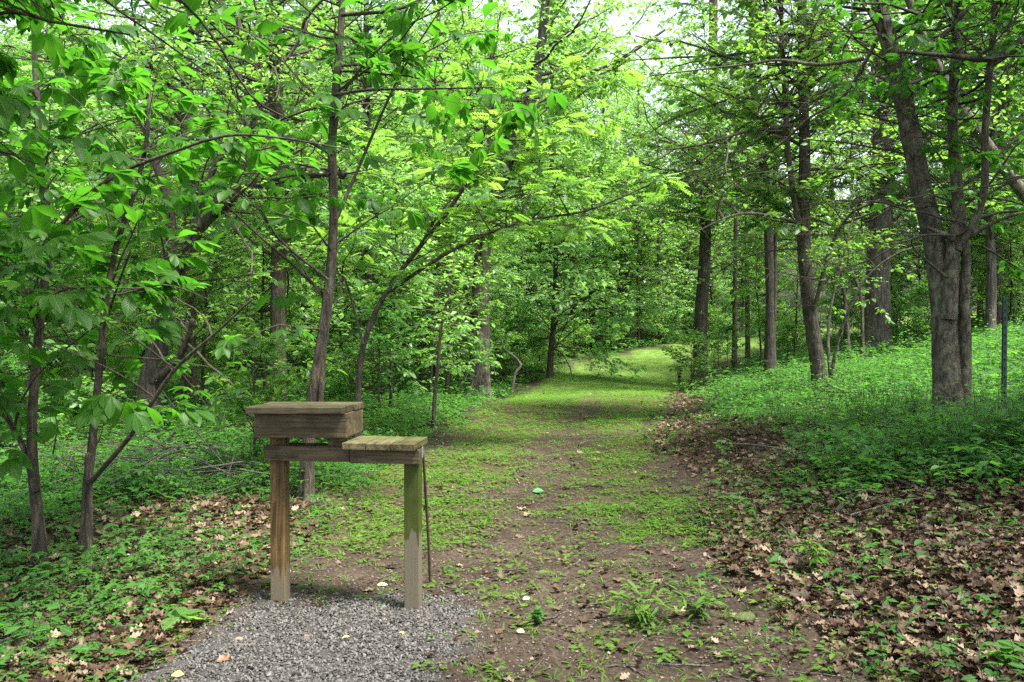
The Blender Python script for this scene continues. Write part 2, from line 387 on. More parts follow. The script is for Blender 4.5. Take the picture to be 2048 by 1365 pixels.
# ------------------------------------------------------------------ world, sun, camera
def light():
    w = bpy.data.worlds.new("World"); S.world = w; w.use_nodes = True; nt = w.node_tree
    bg = nt.nodes['Background']; sky = nt.nodes.new('ShaderNodeTexSky'); sky.sky_type = 'NISHITA'; sky.sun_disc = False
    az = math.radians(122); el = math.radians(64)      # azimuth clockwise from +Y
    sky.sun_elevation = el; sky.sun_rotation = az; sky.air_density = 1.; sky.dust_density = 2.; sky.ozone_density = 1.
    bw = nt.nodes.new('ShaderNodeRGBToBW'); nt.links.new(sky.outputs[0], bw.inputs[0]); hs = nt.nodes.new('ShaderNodeMix'); hs.data_type = 'RGBA'; hs.inputs[0].default_value = .62; nt.links.new(sky.outputs[0], hs.inputs[6]); nt.links.new(bw.outputs[0], hs.inputs[7]); nt.links.new(hs.outputs[2], bg.inputs[0]); bg.inputs[1].default_value = .15
    d = bpy.data.lights.new('sun', 'SUN'); d.energy = 3.8; d.angle = math.radians(14); d.color = (1, .965, .90)
    o = bpy.data.objects.new('sun', d); COL.objects.link(o)
    v = Vector((math.sin(az) * math.cos(el), math.cos(az) * math.cos(el), math.sin(el)))
    o.rotation_euler = v.to_track_quat('Z', 'Y').to_euler()
    c = bpy.data.cameras.new('camera'); c.sensor_width = 36; c.sensor_fit = 'HORIZONTAL'; c.lens = F / 2048 * 36; c.clip_end = 600; c.clip_start = .05
    o = bpy.data.objects.new('camera', c); COL.objects.link(o); o.location = (0, 0, EYE); o.rotation_euler = (PI / 2 - PITCH, 0, 0); S.camera = o
    S.view_settings.view_transform = 'Standard'; S.view_settings.look = 'None'; S.view_settings.gamma = 1; S.view_settings.exposure = EXPOSURE
    cy = S.cycles; cy.max_bounces = 10; cy.diffuse_bounces = 8; cy.glossy_bounces = 2; cy.transmission_bounces = 5; cy.transparent_max_bounces = 4
    cy.caustics_reflective = False; cy.caustics_refractive = False; cy.sample_clamp_indirect = 6; cy.use_denoising = False
EXPOSURE = 2.05
light()

# ------------------------------------------------------------------ cover masks (world space)
def masks(x, y):
    """gravel, grass, litter, cover weights at ground points"""
    n1 = noise2(x, y, 1.1, 1); n2 = noise2(x, y, 3.0, 2); n3 = noise2(x, y, .5, 5)
    gx = np.minimum(x + 1.72 + .14 * n2 - .0 * n1, -.26 - x + .16 * n2); gy = 5.42 + .12 * n2 + .22 * (x + 1) - y
    gx = np.where(y > 4.9, np.minimum(gx, x + 1.72 - (y - 4.9) * .5 + .1 * n2), gx)
    gravel = sm(np.minimum(gx, gy) / .5 + .42 + .18 * noise2(x, y, 6., 33))
    l = Ledge(y) - x; s = x - Redge(y)
    inside = np.minimum(x - Ledge(y), Redge(y) - x)
    # trail turf: begins about 6.3 m out, wheel track worn through its middle
    track = np.exp(-((x - (Ledge(y) * .42 + Redge(y) * .58)) / .42) ** 2) * .7
    grass = sm((y - 6.3 + .55 * n1 + .25 * n2) / 1.2) * sm((inside + .35 + .25 * n1) / .6)
    grass = grass * np.clip(1 - track * sm((24 - y) / 8) - .28 * sm((19 - y) / 4) + .42 * n2 + .25 * noise2(x, y, .7, 14), .1, 1) * (1 - gravel)
    litter = sm((s + .25 + .3 * n1) / .7) * sm((3.2 - s + .6 * n1) / 1.4)
    lp = np.exp(-(((x + 2.55) / .75) ** 2 + ((y - 7.3) / .55) ** 2))
    litter = np.maximum(litter, np.clip(lp * 1.5, 0, 1)); litter = np.maximum(litter, .45 * sm(l / .6))
    cover = np.maximum(sm((s - .5 - 1.9 * sm((7.8 - y) / 3.) + .5 * n1 + .4 * n2) / 1.8), sm((l + .15 + .25 * sm((8 - y) / 2) + .3 * n1) / .7) * np.clip(.75 + .5 * n2, .35, 1))
    left_near = (l > -.3) * sm((8.2 - y) / 1.5)
    cover = cover * (1 - .72 * left_near * (x < 0))
    litter = np.maximum(litter, .55 * left_near * (x < 0))
    cover = np.maximum(cover, (.03 + .15 * (n2 > .6)) * litter)
    cover = cover * (1 - np.clip(lp * 1.6, 0, .93)) * (1 - gravel)
    return gravel, grass, litter, cover

def build_ground():
    def axis(a, b, fine, lo, hi, g=1.09):
        c = list(np.arange(a, b, fine)); st = fine
        while c[-1] < hi: st *= g; c.append(c[-1] + st)
        st = fine; pre = []
        q = a
        while q > lo: st *= g; q -= st; pre.append(q)
        return np.array(pre[::-1] + c)
    xs = axis(-4.5, 5., .05, -170, 190); ys = axis(2.6, 12., .05, -60, 260, 1.07)
    X, Y = np.meshgrid(xs, ys); x = X.ravel(); y = Y.ravel(); z = ground(x, y)
    nr = np.random.default_rng(5); gr, ga, li, co = masks(x, y)
    z = z + nr.normal(0, .0045, len(z)) * (y < 13) + gr * .012
    nx, ny = len(xs), len(ys)
    i = np.arange(nx - 1)[None]; j = np.arange(ny - 1)[:, None] * nx
    q = np.stack([j + i, j + i + 1, j + i + 1 + nx, j + i + nx], -1).reshape(-1, 4)
    mb = MB(); mb.add(np.stack([x, y, z], 1), [q])
    m, nt, out, N, L = nodes('forest_floor')
    tc = N('ShaderNodeTexCoord')
    def nz(s_, d=6., r=.65): n = N('ShaderNodeTexNoise', Scale=s_, Detail=d, Roughness=r); L(tc.outputs['Object'], n.inputs['Vector']); return n.outputs['Fac']
    n1 = nz(1.4); n2 = nz(38., 5, .7); n3 = nz(9.)
    dirt = ramp(N, [(.3, (.022, .0155, .0105)), (.5, (.052, .038, .027)), (.7, (.105, .079, .059))]); L(n2, dirt.inputs['Fac'])
    lit = ramp(N, [(.3, (.022, .013, .008)), (.5, (.055, .036, .022)), (.72, (.13, .088, .058))]); L(nz(26., 5, .75), lit.inputs['Fac'])
    trf = ramp(N, [(.36, (.038, .029, .016)), (.54, (.068, .058, .026)), (.72, (.085, .10, .026))]); L(n2, trf.inputs['Fac'])
    lush_sunlit = ramp(N, [(.3, (.080, .145, .022)), (.7, (.165, .265, .058))]); L(n2, lush_sunlit.inputs['Fac'])  # fresher far turf, with the sunlight on it painted into the colour
    grv = ramp(N, [(.3, (.03, .028, .026)), (.7, (.10, .095, .09))]); L(nz(90., 4, .7), grv.inputs['Fac'])
    def mixc(fac, a, b):
        k = N('ShaderNodeMix', data_type='RGBA'); L(fac, k.inputs[0]); L(a, k.inputs[6]); L(b, k.inputs[7]); return k.outputs[2]
    def attr(n): return N('ShaderNodeAttribute', attribute_name=n).outputs['Fac']
    def edged(n):  # break mask edges up
        a = N('ShaderNodeMath', operation='ADD'); L(attr(n), a.inputs[0]); L(n3, a.inputs[1])
        b = N('ShaderNodeMapRange'); b.inputs['From Min'].default_value = .75; b.inputs['From Max'].default_value = 1.25; L(a.outputs[0], b.inputs['Value']); return b.outputs[0]
    cov = ramp(N, [(.3, (.012, .014, .006)), (.55, (.024, .032, .011)), (.75, (.05, .06, .022))]); L(n2, cov.inputs['Fac'])
    c = mixc(edged('litter'), dirt.outputs[0], lit.outputs[0]); c = mixc(edged('cover'), c, cov.outputs[0]); c = mixc(edged('grass'), c, trf.outputs[0]); c = mixc(attr('lush_sunlit'), c, lush_sunlit.outputs[0]); c = mixc(edged('gravel'), c, grv.outputs[0])
    damp = ramp(N, [(.35, (.62, .6, .6)), (.65, (1.12, 1.1, 1.1))]); L(n1, damp.inputs['Fac'])
    k = N('ShaderNodeMix', data_type='RGBA', blend_type='MULTIPLY'); k.inputs[0].default_value = 1; L(c, k.inputs[6]); L(damp.outputs[0], k.inputs[7])
    p = N('ShaderNodeBsdfPrincipled', Roughness=.92); p.inputs['Specular IOR Level'].default_value = .12; L(k.outputs[2], p.inputs['Base Color'])
    b = N('ShaderNodeBump', Strength=.8, Distance=.02); L(n2, b.inputs['Height']); L(b.outputs[0], p.inputs['Normal']); L(p.outputs[0], out.inputs['Surface'])
    o = mb.build('ground', [m]); o['kind'] = 'structure'
    for n, a in (('gravel', gr), ('grass', ga), ('litter', li), ('cover', co), ('lush_sunlit', ga * sm((y - 17.5) / 6))):
        at_ = o.data.attributes.new(n, 'FLOAT', 'POINT'); at_.data.foreach_set('value', a.astype(np.float32))
build_ground()

# ------------------------------------------------------------------ ground stuff
def scatter(n, y0, y1, r, margin=1.5, power=1.):
    """points with density falling with distance, inside a wide wedge in front of the viewpoint"""
    u = r.uniform(0, 1, n)
    y = y0 * (y1 / y0) ** u
    x = r.uniform(-1, 1, n) * (.62 * y + margin)
    return x, y
def build_gravel():
    r = np.random.default_rng(21); n = 46000
    x = r.uniform(-2.0, .1, n); y = r.uniform(3.3, 5.75, n); g = masks(x, y)[0]; k = r.uniform(0, 1, n) < g ** 1.5; x = x[k]; y = y[k]
    x2 = r.normal(-1, .75, 1500); y2 = r.normal(4.8, .6, 1500); x = np.concatenate([x, x2]); y = np.concatenate([y, y2]); n = len(x)
    bm = bmesh.new(); bmesh.ops.create_icosphere(bm, subdivisions=1, radius=1); v0 = np.array([v.co[:] for v in bm.verts]); f = np.array([[v.index for v in q.verts] for q in bm.faces]); bm.free()
    mb = MB(); V = v0[None] * (1 + r.normal(0, .2, (n, len(v0), 1)))
    sz = r.uniform(.003, .0082, n) * np.where(r.uniform(0, 1, n) < .06, 1.5, 1)
    V = V * np.stack([sz * r.uniform(.8, 1.5, n), sz, sz * r.uniform(.45, .8, n)], 1)[:, None]
    a = r.uniform(0, 6.28, n); ca, sa = np.cos(a)[:, None], np.sin(a)[:, None]
    tl = r.normal(0, .4, n)[:, None]
    V = np.stack([V[..., 0], V[..., 1], V[..., 2] + V[..., 0] * tl], -1)
    V = np.stack([V[..., 0] * ca - V[..., 1] * sa, V[..., 0] * sa + V[..., 1] * ca, V[..., 2]], -1)
    V = V + np.stack([x, y, ground(x, y) + .012 * masks(x, y)[0] + sz * r.uniform(0., .9, n)], 1)[:, None]
    mb.add(V.reshape(-1, 3), [(f[None] + (np.arange(n) * len(v0))[:, None, None]).reshape(-1, 3)], 0, np.repeat(r.uniform(0, 1, n), len(v0)))
    m = plain('gravel_stone', (.017, .014, .011), (.105, .096, .084), 30, .6, .2, .002, attr=True)
    tag(mb.build('gravel', [m], smooth=False), 'grey crushed stone spread round the foot of the wooden stand', 'gravel', kind='stuff')
build_gravel()

def build_litter():
    r = np.random.default_rng(22); mb = MB()
    n = 105000; x, y = scatter(n, 3.3, 26, r); g, ga, li, co = masks(x, y)
    p = li * .7 + .09 * (1 - g) + .012
    k = r.uniform(0, 1, n) < p; x = x[k]; y = y[k]; li = li[k]; n = len(x)
    th = r.uniform(0, 6.28, n); z = ground(x, y) + r.uniform(.004, .035, n) * (.4 + masks(x, y)[2])
    d = np.stack([np.cos(th), np.sin(th), r.normal(0, .22, n)], 1); nn = norm(np.array([0, 0, 1.]) + r.normal(0, .34, (n, 3)))
    sz = r.uniform(.03, .095, n) * np.where((li < .3) & (r.uniform(0, 1, n) < .75), .33, 1); w = r.integers(0, 5, n)
    for q in range(5):
        i = w == q; leaves(mb, oaks[q], np.stack([x, y, z], 1)[i], d[i], nn[i], sz[i], 0, r)
    m, nt, out, N, L = nodes('dry_leaf')
    a = N('ShaderNodeAttribute', attribute_name='rnd'); rp = ramp(N, [(0, (.022, .012, .007)), (.35, (.060, .036, .020)), (.75, (.13, .083, .050)), (1, (.28, .21, .145))]); L(a.outputs['Fac'], rp.inputs['Fac'])
    pb = N('ShaderNodeBsdfPrincipled', Roughness=.55); pb.inputs['Specular IOR Level'].default_value = .25; L(rp.outputs[0], pb.inputs['Base Color'])
    t = N('ShaderNodeBsdfTranslucent'); L(rp.outputs[0], t.inputs['Color']); ms = N('ShaderNodeMixShader'); ms.inputs[0].default_value = .15
    L(pb.outputs[0], ms.inputs[1]); L(t.outputs[0], ms.inputs[2]); L(ms.outputs[0], out.inputs['Surface'])
    M['dry'] = m
    tag(mb.build('leaf_litter', [m]), 'dry brown oak leaves lying over the bank and under the plants', 'leaf litter', kind='stuff')
    # small fallen twigs and crumbs of soil
    mb = MB(); n = 900; x, y = scatter(n, 3.4, 16, r); th = r.uniform(0, 6.28, n); L_ = r.uniform(.04, .32, n)
    P = np.stack([x, y, ground(x, y) + .008], 1); d = np.stack([np.cos(th), np.sin(th), r.normal(0, .04, n)], 1)
    G = grow(P, d, L_, 5, r, 0, .16); G[..., 2] = ground(G[..., 0], G[..., 1]) + .007
    tubes(mb, G, (L_ * .011 + .0012)[:, None] * np.linspace(1, .5, 5)[None], 4, 0)
    tag(mb.build('twig_litter', [M['dead']]), 'small fallen twigs scattered over soil and turf', 'twigs', kind='stuff')
build_litter()
def build_crumbs():
    r = np.random.default_rng(24); n = 30000; x, y = scatter(n, 3.3, 14, r, .3); g, ga, li, co = masks(x, y)
    k = (x > Ledge(y) - .5) & (x < Redge(y) + 2.2) & (r.uniform(0, 1, n) < 1 - .6 * ga); x, y = x[k], y[k]; n = len(x)
    v0 = np.array([(1, 0, 0), (-1, 0, 0), (0, 1, 0), (0, -1, 0), (0, 0, 1), (0, 0, -1)], float); f = np.array([(0, 2, 4), (2, 1, 4), (1, 3, 4), (3, 0, 4), (2, 0, 5), (1, 2, 5), (3, 1, 5), (0, 3, 5)])
    sz = r.uniform(.002, .0075, n) * np.where(r.uniform(0, 1, n) < .05, 1.8, 1)
    V = v0[None] * (1 + r.normal(0, .3, (n, 6, 1))) * sz[:, None, None] * np.array([1.2, 1.2, .8]); a = r.uniform(0, 6.28, n); ca, sa = np.cos(a)[:, None], np.sin(a)[:, None]
    V = np.stack([V[..., 0] * ca - V[..., 1] * sa, V[..., 0] * sa + V[..., 1] * ca, V[..., 2]], -1) + np.stack([x, y, ground(x, y) + sz * .3], 1)[:, None]
    mb = MB(); mb.add(V.reshape(-1, 3), [(f[None] + (np.arange(n) * 6)[:, None, None]).reshape(-1, 3)], 0, np.repeat(r.uniform(0, 1, n), 6))
    tag(mb.build('soil_crumbs', [plain('soil_crumb', (.024, .017, .012), (.16, .12, .09), 40, .8, .2, .002, attr=True)], smooth=False), 'crumbs of brown soil and bits of rotted leaf on the bare ground', 'soil', kind='stuff')
build_crumbs()

def plants(mb, x, y, r, hmin, hmax, nleaf, size, tm, mat, spread=.06, stem=True, droop=.3):
    n = len(x)
    if n == 0: return
    h = r.uniform(hmin, hmax, n) * np.clip(.8 + .75 * noise2(x, y, 1.6, 8), .3, 1.7); z = ground(x, y)
    lean = r.normal(0, .25, (n, 2)) * h[:, None]
    top = np.stack([x + lean[:, 0], y + lean[:, 1], z + h], 1); base = np.stack([x, y, z - .01], 1)
    if stem: tubes(mb, np.stack([base, (base + top) / 2 + r.normal(0, .01, (n, 3)), top], 1), np.full((n, 1), .0016) * np.ones((1, 3)), 3, 1, cap=False)
    wi = np.repeat(np.arange(n), nleaf); m = len(wi); t = r.uniform(.35, 1.02, m)[:, None]
    p = base[wi] * (1 - t) + top[wi] * t
    th = np.tile(np.arange(nleaf) * 2.4, n) + np.repeat(r.uniform(0, 6.28, n), nleaf) + r.normal(0, .3, m)
    d = np.stack([np.cos(th), np.sin(th), r.uniform(-droop, .35, m)], 1)
    p = p + d * r.uniform(0, 1, (m, 1)) * spread * np.array([1, 1, .3])
    nn = norm(np.array([0, 0, 1.]) + r.normal(0, .3, (m, 3)))
    leaves(mb, tm, p, d, nn, r.uniform(.65, 1.25, m) * np.repeat(r.uniform(.7, 1.35, n), nleaf) * size, mat, r, np.clip(np.repeat(r.uniform(0, .6, n), nleaf) + r.uniform(0, .4, m), 0, 1))
def build_cover():
    r = np.random.default_rng(31)
    # low broadleaf cover
    mb = MB(); n = 110000; x, y = scatter(n, 3.2, 55, r, 2.); g, ga, li, co = masks(x, y)
    k = r.uniform(0, 1, n) < co * .8; x, y = x[k], y[k]
    right = x > Redge(y)
    far = y > 15
    for sel, hs in ((right, (.08, .42)), (~right, (.04, .30))):
        for f_ in (False, True):
            i = sel & (far == f_); j = r.uniform(0, 1, len(x)) < .5
            plants(mb, x[i & j], y[i & j], r, hs[0], hs[1], 7, .055 if not f_ else .085, simple if not f_ else diamond, 0, .09)
            plants(mb, x[i & ~j], y[i & ~j], r, hs[0], hs[1], 5, .06 if not f_ else .09, trifol, 0, .09)
    n = 20000; x, y = scatter(n, 5, 28, r, 2.); g, ga, li, co = masks(x, y); k = (r.uniform(0, 1, n) < co * .7 * sm(noise2(x, y, .9, 12) + .35)) & ((x > Redge(y) + 1.) | (x < Ledge(y) - .6)); x, y = x[k], y[k]
    j = r.uniform(0, 1, len(x)) < .6
    plants(mb, x[j], y[j], r, .25, .66, 11, .075, simple, 0, .16); plants(mb, x[~j], y[~j], r, .2, .5, 8, .11, trifol, 0, .14)
    n = 260; x, y = scatter(n, 8, 30, r, 2.); g, ga, li, co = masks(x, y); k = (r.uniform(0, 1, n) < co * .8) & ((x > Redge(y) + 1.) | (x < Ledge(y) - .5)); x, y = x[k], y[k]; n = len(x)
    nf = 6; th = np.tile(np.arange(nf) * 1.05, n) + np.repeat(r.uniform(0, 6.28, n), nf) + r.normal(0, .2, n * nf); P = np.repeat(np.stack([x, y, ground(x, y) + r.uniform(.04, .22, n)], 1), nf, 0)
    leaves(mb, pinnate, P, np.stack([np.cos(th), np.sin(th), r.uniform(.15, .75, n * nf)], 1), norm(np.stack([-.3 * np.cos(th), -.3 * np.sin(th), 1 + 0 * th], 1)), r.uniform(.13, .26, n * nf), 0, r)
    tag(mb.build('undergrowth', [M['cover'], M['twig']]), 'low leafy green plants covering the forest floor beside the trail', 'ground cover', kind='stuff')
    # turf: short blades and clover on the trail
    mb = MB(); n = 150000; x, y = scatter(n, 3.4, 44, r, .5); g, ga, li, co = masks(x, y)
    k = (r.uniform(0, 1, n) < ga * np.where(y > 15, .85, .55) + .045 * (1 - g)) & (x > Ledge(y) - 1.2) & (x < Redge(y) + 1.5); x, y = x[k], y[k]
    i = r.uniform(0, 1, len(x)) < .55; f_ = y > 14
    plants(mb, x[i & ~f_], y[i & ~f_], r, .015, .07, 5, .042, simple, 0, .04, False, .1)
    plants(mb, x[i & f_], y[i & f_], r, .012, .06, 5, .05, diamond, 0, .06, False, .1)
    gb = blade(3, .055, .3, .35, .3)
    j = ~i
    xx, yy = x[j], y[j]; n = len(xx); nb = 6; wi = np.repeat(np.arange(n), nb); m = len(wi); th = r.uniform(0, 6.28, m)
    P = np.stack([xx[wi], yy[wi], ground(xx, yy)[wi]], 1) + np.stack([np.cos(th), np.sin(th), 0 * th], 1) * r.uniform(0, .025, (m, 1))
    d = np.stack([np.cos(th) * .8, np.sin(th) * .8, r.uniform(.35, 1.1, m)], 1)
    leaves(mb, gb, P, d, norm(np.stack([-np.cos(th), -np.sin(th), .8 + 0 * th], 1)), r.uniform(.035, .085, m) * np.where(yy[wi] > 14, 1.3, 1), 0, r)
    tag(mb.build('trail_turf', [M['grass'], M['twig']]), 'short yellowish green turf and clover growing along the trail', 'grass', kind='stuff')
build_cover()

# ------------------------------------------------------------------ trees: hand-placed stems
def px_line(pts, Y0, Y1=None):
    n = len(pts); return np.array([at(a, b, Y0 + (0 if Y1 is None else (Y1 - Y0) * i / (n - 1))) for i, (a, b) in enumerate(pts)])
def resample(P, n): return smooth_line(P, n)
def make_tree(name, label, cat, base_px, stems, bark, spec=None, leafmat='mid', group=None, seed=1, Y=None, limbs=(), flare=1.35, extra=(), rough=.05, crown_name='crown'):
    """stems / limbs: (pixel points, width at start px, width at end px, end depth offset)"""
    if Y is None: b = on_ground(*base_px); Y = b[1]
    else: b = at(*base_px, Y); b[2] = float(ground(b[0], b[1]))
    root = empty(name, b); tag(root, label, cat, group)
    lines = []; mb = MB(); lm = []
    for i, (pts, w0, w1, dy) in enumerate(stems):
        P = px_line(pts, Y, Y + dy) - b
        if i == 0: P[0][2] = min(P[0][2], -.15)
        Q = resample(P, 26); R = np.linspace(w0, w1, 26) / 2 / F * Y
        if i == 0 or pts[0][1] > base_px[1] - 20:
            h = Q[:, 2] - Q[0, 2]; R = R * (1 + (flare - 1) * np.exp(-h / (.25 + R[0] * 1.5)))
            if pts[0][1] > base_px[1] - 20: Q[0, 2] = -.15
        tubes(mb, Q, R, 18 if w0 > 20 else 9, 0, rough, seed + i, lobes=.5 if i == 0 and w0 > 12 else 0); lines.append(Q)
    mb.build('trunk', [M[bark]], root)
    for i, (pts, w0, w1, dy) in enumerate(limbs):
        P = px_line(pts, Y, Y + dy) - b; Q = resample(P, 16); lb = MB()
        tubes(lb, Q, np.linspace(w0, w1, 16) / 2 / F * Y, 7, 0, .06, seed + 40 + i); lb.build('branch', [M[bark]], root); lm.append(Q)
    cb = MB()
    for sp in ([spec] if isinstance(spec, dict) else (spec or [])):
        src = {'stems': lines, 'limbs': lm, 'all': lines + lm}[sp.get('on', 'all')]
        if 'pickl' in sp: src = [(lines + lm)[k] for k in sp['pickl']]
        seed += 17
        foliate(cb, src, None, sp, seed, (0, 1), sp.get('clear', True), b)
    if cb.n: cb.build(crown_name, [M['twig'] if bark != 'bark_grey' else M['bark'], M[leafmat]], root)
    return root, b, Y

SINGLE = dict(wob=.12)
def palm_spec(nb, L, nt=2, t=(.3, 1.), ls=.2, **k):
    return dict(dict(nb=nb, len=L, nt=nt, tl=.3, nlf=3, ls=ls, leaf=[palmate, palmate_b, palmate_c, broad, palmate], petiole=.45, t=t, el=.2, hang=.32, tilt=.32, br=.008, lt=.5, gap=.05, follow=.3, up=-.1), **k)
def soft_spec(nb, L, nt=6, t=(.3, 1.), ls=.1, leaf=simple, nlf=9, tl=.45, **k):
    return dict(dict(nb=nb, len=L, nt=nt, tl=tl, nlf=nlf, ls=ls, leaf=leaf, t=t, el=.2, hang=.45, tilt=.45, gap=.08, up=.05, wob=.19), **k)
def bare_spec(nb, L, nt=4, t=(.1, .9), **k):
    return dict(dict(nb=nb, len=L, nt=nt + 2, tl=.8, t=t, el=.25, br=.007, bare=4, up=-.25, clear=False, wob=.14, prof=lambda q: .6 + .4 * np.sin(PI * q)), **k)

HAND = []
def T(*a, **k):
    r = make_tree(*a, **k); HAND.append(r[1][:2]); return r

# --- right side of the trail
T('forked_tree', 'leaning smooth grey barked tree forking into several stems beside the green post', 'tree', (1903, 852),
  [([(1901, 856), (1893, 720), (1886, 600), (1868, 480), (1843, 370), (1813, 230), (1780, 90), (1755, 0), (1715, -200), (1690, -520)], 50, 25, .6),
   ([(1898, 640), (1903, 540), (1908, 480), (1915, 400), (1905, 250), (1912, 100), (1918, 0), (1925, -350)], 30, 13, .2),
   ([(1926, 846), (1931, 700), (1928, 600), (1932, 520), (1927, 460), (1918, 360), (1908, 240)], 24, 10, .1),
   ([(1915, 500), (1945, 452), (1968, 380), (1971, 250), (1981, 120), (1990, 0), (2000, -300)], 17, 10, -.3)],
  'bark_grey',
  [soft_spec(60, (.8, 2.4), nt=6, t=(.5, 1), leaf=simple_fine, ls=.12, on='stems', nlf=7, el=.1),
   palm_spec(7, (.5, 1.1), t=(.45, .8), ls=.15, pickl=[1, 3]),
   bare_spec(44, (.9, 2.6), t=(.4, .9), on='stems', az=(2.8, .7))],
  'palm', seed=101, rough=.05, flare=1.22,
  limbs=[([(1905, 478), (1870, 462), (1853, 455)], 13, 7, -.3), ([(1922, 486), (1985, 447), (2048, 425), (2180, 395)], 9, 4, -.5),
         ([(1728, 118), (1640, 130), (1560, 121), (1500, 128), (1300, 152)], 9, 3, 1.), ([(1765, 60), (1690, 190), (1620, 235), (1540, 305), (1440, 350)], 9, 3, 1.2),
         ([(1900, 560), (1830, 500), (1825, 470)], 6, 3, -.5)])
T('curved_tree', 'slim tree with a curving lower trunk and bare drooping twigs', 'tree', (1642, 800),
  [([(1645, 806), (1634, 720), (1614, 580), (1607, 450), (1609, 300), (1606, 150), (1604, 0), (1603, -350)], 30, 16, .5),
   ([(1606, 470), (1592, 420), (1576, 300), (1570, 190), (1563, 40), (1560, -150)], 13, 7, .3)], 'bark',
  [soft_spec(120, (.9, 3.3), nt=12, t=(.42, 1), ls=.13, nlf=12, on='stems'), bare_spec(60, (1., 3.0), t=(.3, .85), on='all')], 'mid', seed=111,
  limbs=[([(1606, 250), (1500, 262), (1400, 290), (1310, 302)], 8, 3, -1.), ([(1608, 450), (1540, 432), (1470, 430), (1380, 470)], 8, 3, -1.2), ([(1612, 400), (1680, 330), (1760, 310)], 7, 3, .5),
         ([(1628, 620), (1660, 500), (1700, 430), (1760, 400)], 9, 4, -.6)])
T('slender_tree', 'slender dark straight tree standing between the curved trunk and the trail', 'tree', (1540, 757),
  [([(1540, 762), (1541, 620), (1538, 480), (1530, 360), (1513, 250), (1505, 100), (1500, -250)], 21, 12, .4),
   ([(1549, 640), (1551, 500), (1550, 400), (1545, 260)], 8, 4, .2)], 'bark_dark',
  [soft_spec(95, (.9, 3.0), nt=12, t=(.40, 1), ls=.13, nlf=11), bare_spec(44, (1., 2.6), t=(.25, .8))], 'light', seed=121)
T('edge_tree', 'dark straight tree at the edge of the sunlit turf', 'tree', (1399, 776),
  [([(1399, 782), (1402, 640), (1409, 520), (1412, 400), (1421, 280), (1425, 130), (1428, -220)], 27, 15, .3)], 'bark_dark',
  [soft_spec(90, (1., 3.0), nt=12, t=(.42, 1), ls=.13, nlf=11), soft_spec(20, (2.0, 4.2), nt=20, t=(.45, .8), ls=.15, az=(3.6, .6), el=.25, tl=.75, nlf=12), bare_spec(40, (1., 2.8), t=(.3, .75)),
   soft_spec(30, (.15, .35), nt=2, t=(.12, .5), ls=.07, leaf=lobed, clear=False)], 'light', seed=131)
T('oak_tree', 'stout rough barked oak with the thickest trunk behind the undergrowth', 'tree', (1757, 707),
  [([(1757, 712), (1757, 560), (1763, 400), (1766, 250), (1762, 100), (1757, -250)], 48, 36, .3)], 'bark_oak',
  [soft_spec(110, (1.4, 4.2), nt=11, t=(.36, 1), ls=.15, leaf=lobed, tl=.6)], 'light', seed=141,
  limbs=[([(1750, 452), (1690, 447), (1625, 455)], 8, 4, -.6), ([(1775, 455), (1790, 440), (1802, 430)], 9, 5, -.4), ([(1748, 365), (1690, 345), (1620, 335)], 7, 4, -.5), ([(1760, 290), (1778, 220), (1790, 120)], 12, 7, -.5)], flare=1.2)
T('slim_tree', 'slim reddish trunk standing behind the edge of the turf', 'tree', (1469, 736),
  [([(1469, 740), (1470, 600), (1471, 480), (1475, 320), (1478, 100)], 11, 6, .3)], 'bark', [soft_spec(60, (.8, 2.4), nt=7, ls=.10, t=(.35, 1))], 'light', seed=151)
T('slim_tree', 'slim blackish trunk beside the reddish one beyond the turf', 'tree', (1496, 722),
  [([(1496, 726), (1495, 600), (1493, 520), (1492, 300), (1490, 100)], 10, 6, .3)], 'bark_dark', [soft_spec(60, (.8, 2.4), nt=7, ls=.10, t=(.35, 1))], 'mid', seed=161)
T('leaning_sapling', 'thin pale sapling leaning in a long arc from the curved trunk', 'sapling', (1652, 806),
  [([(1650, 806), (1672, 700), (1690, 640), (1730, 560), (1790, 510), (1850, 490)], 9, 3, -.7), ([(1660, 760), (1658, 640), (1690, 500), (1720, 380)], 7, 3, .4)], 'bark_grey',
  [soft_spec(16, (.4, 1.), nt=4, ls=.09, t=(.4, 1))], 'mid', seed=171, flare=1.)
T('vine_sapling', 'spindly crooked sapling with a few twigs in front of the oak', 'sapling', (1700, 730),
  [([(1700, 735), (1690, 600), (1680, 500), (1700, 400)], 9, 4, .2), ([(1725, 720), (1722, 600), (1700, 530), (1690, 480), (1660, 450)], 8, 3, 0)], 'bark',
  [soft_spec(20, (.4, 1.1), nt=4, ls=.09, t=(.3, 1))], 'light', seed=181, flare=1.)
T('leaning_tree', 'pale leaning trunk crossing behind the forked tree', 'tree', (2240, 690),
  [([(2240, 700), (2120, 480), (2040, 380), (1960, 270), (1900, 180), (1840, 60), (1800, -60)], 26, 14, 0)], 'bark_grey', [soft_spec(24, (.8, 2.), nt=6, ls=.11, t=(.3, 1))], 'mid', seed=186, Y=14.)
T('overhanging_tree', 'dark tree whose thick limb crosses the forked tree above', 'tree', (2330, 900),
  [([(2330, 905), (2310, 600), (2270, 300), (2230, 60), (2200, -300)], 60, 40, 0)], 'bark_dark',
  [palm_spec(26, (.6, 1.4), ls=.15, t=(.3, 1), on='limbs', nt=3), soft_spec(20, (.8, 2.), ls=.12, t=(.5, 1), on='stems'), bare_spec(10, (.8, 1.8), on='limbs')], 'palm', seed=191, Y=9.,
  limbs=[([(2260, 200), (2160, 40), (2048, 78), (1990, 118), (1900, 112), (1800, 104)], 22, 6, -.5), ([(2270, 320), (2160, 330), (2048, 352), (1960, 398)], 8, 4, -.2), ([(2240, 120), (2120, 20), (2000, -40), (1900, 60), (1830, 130)], 14, 5, .2)])

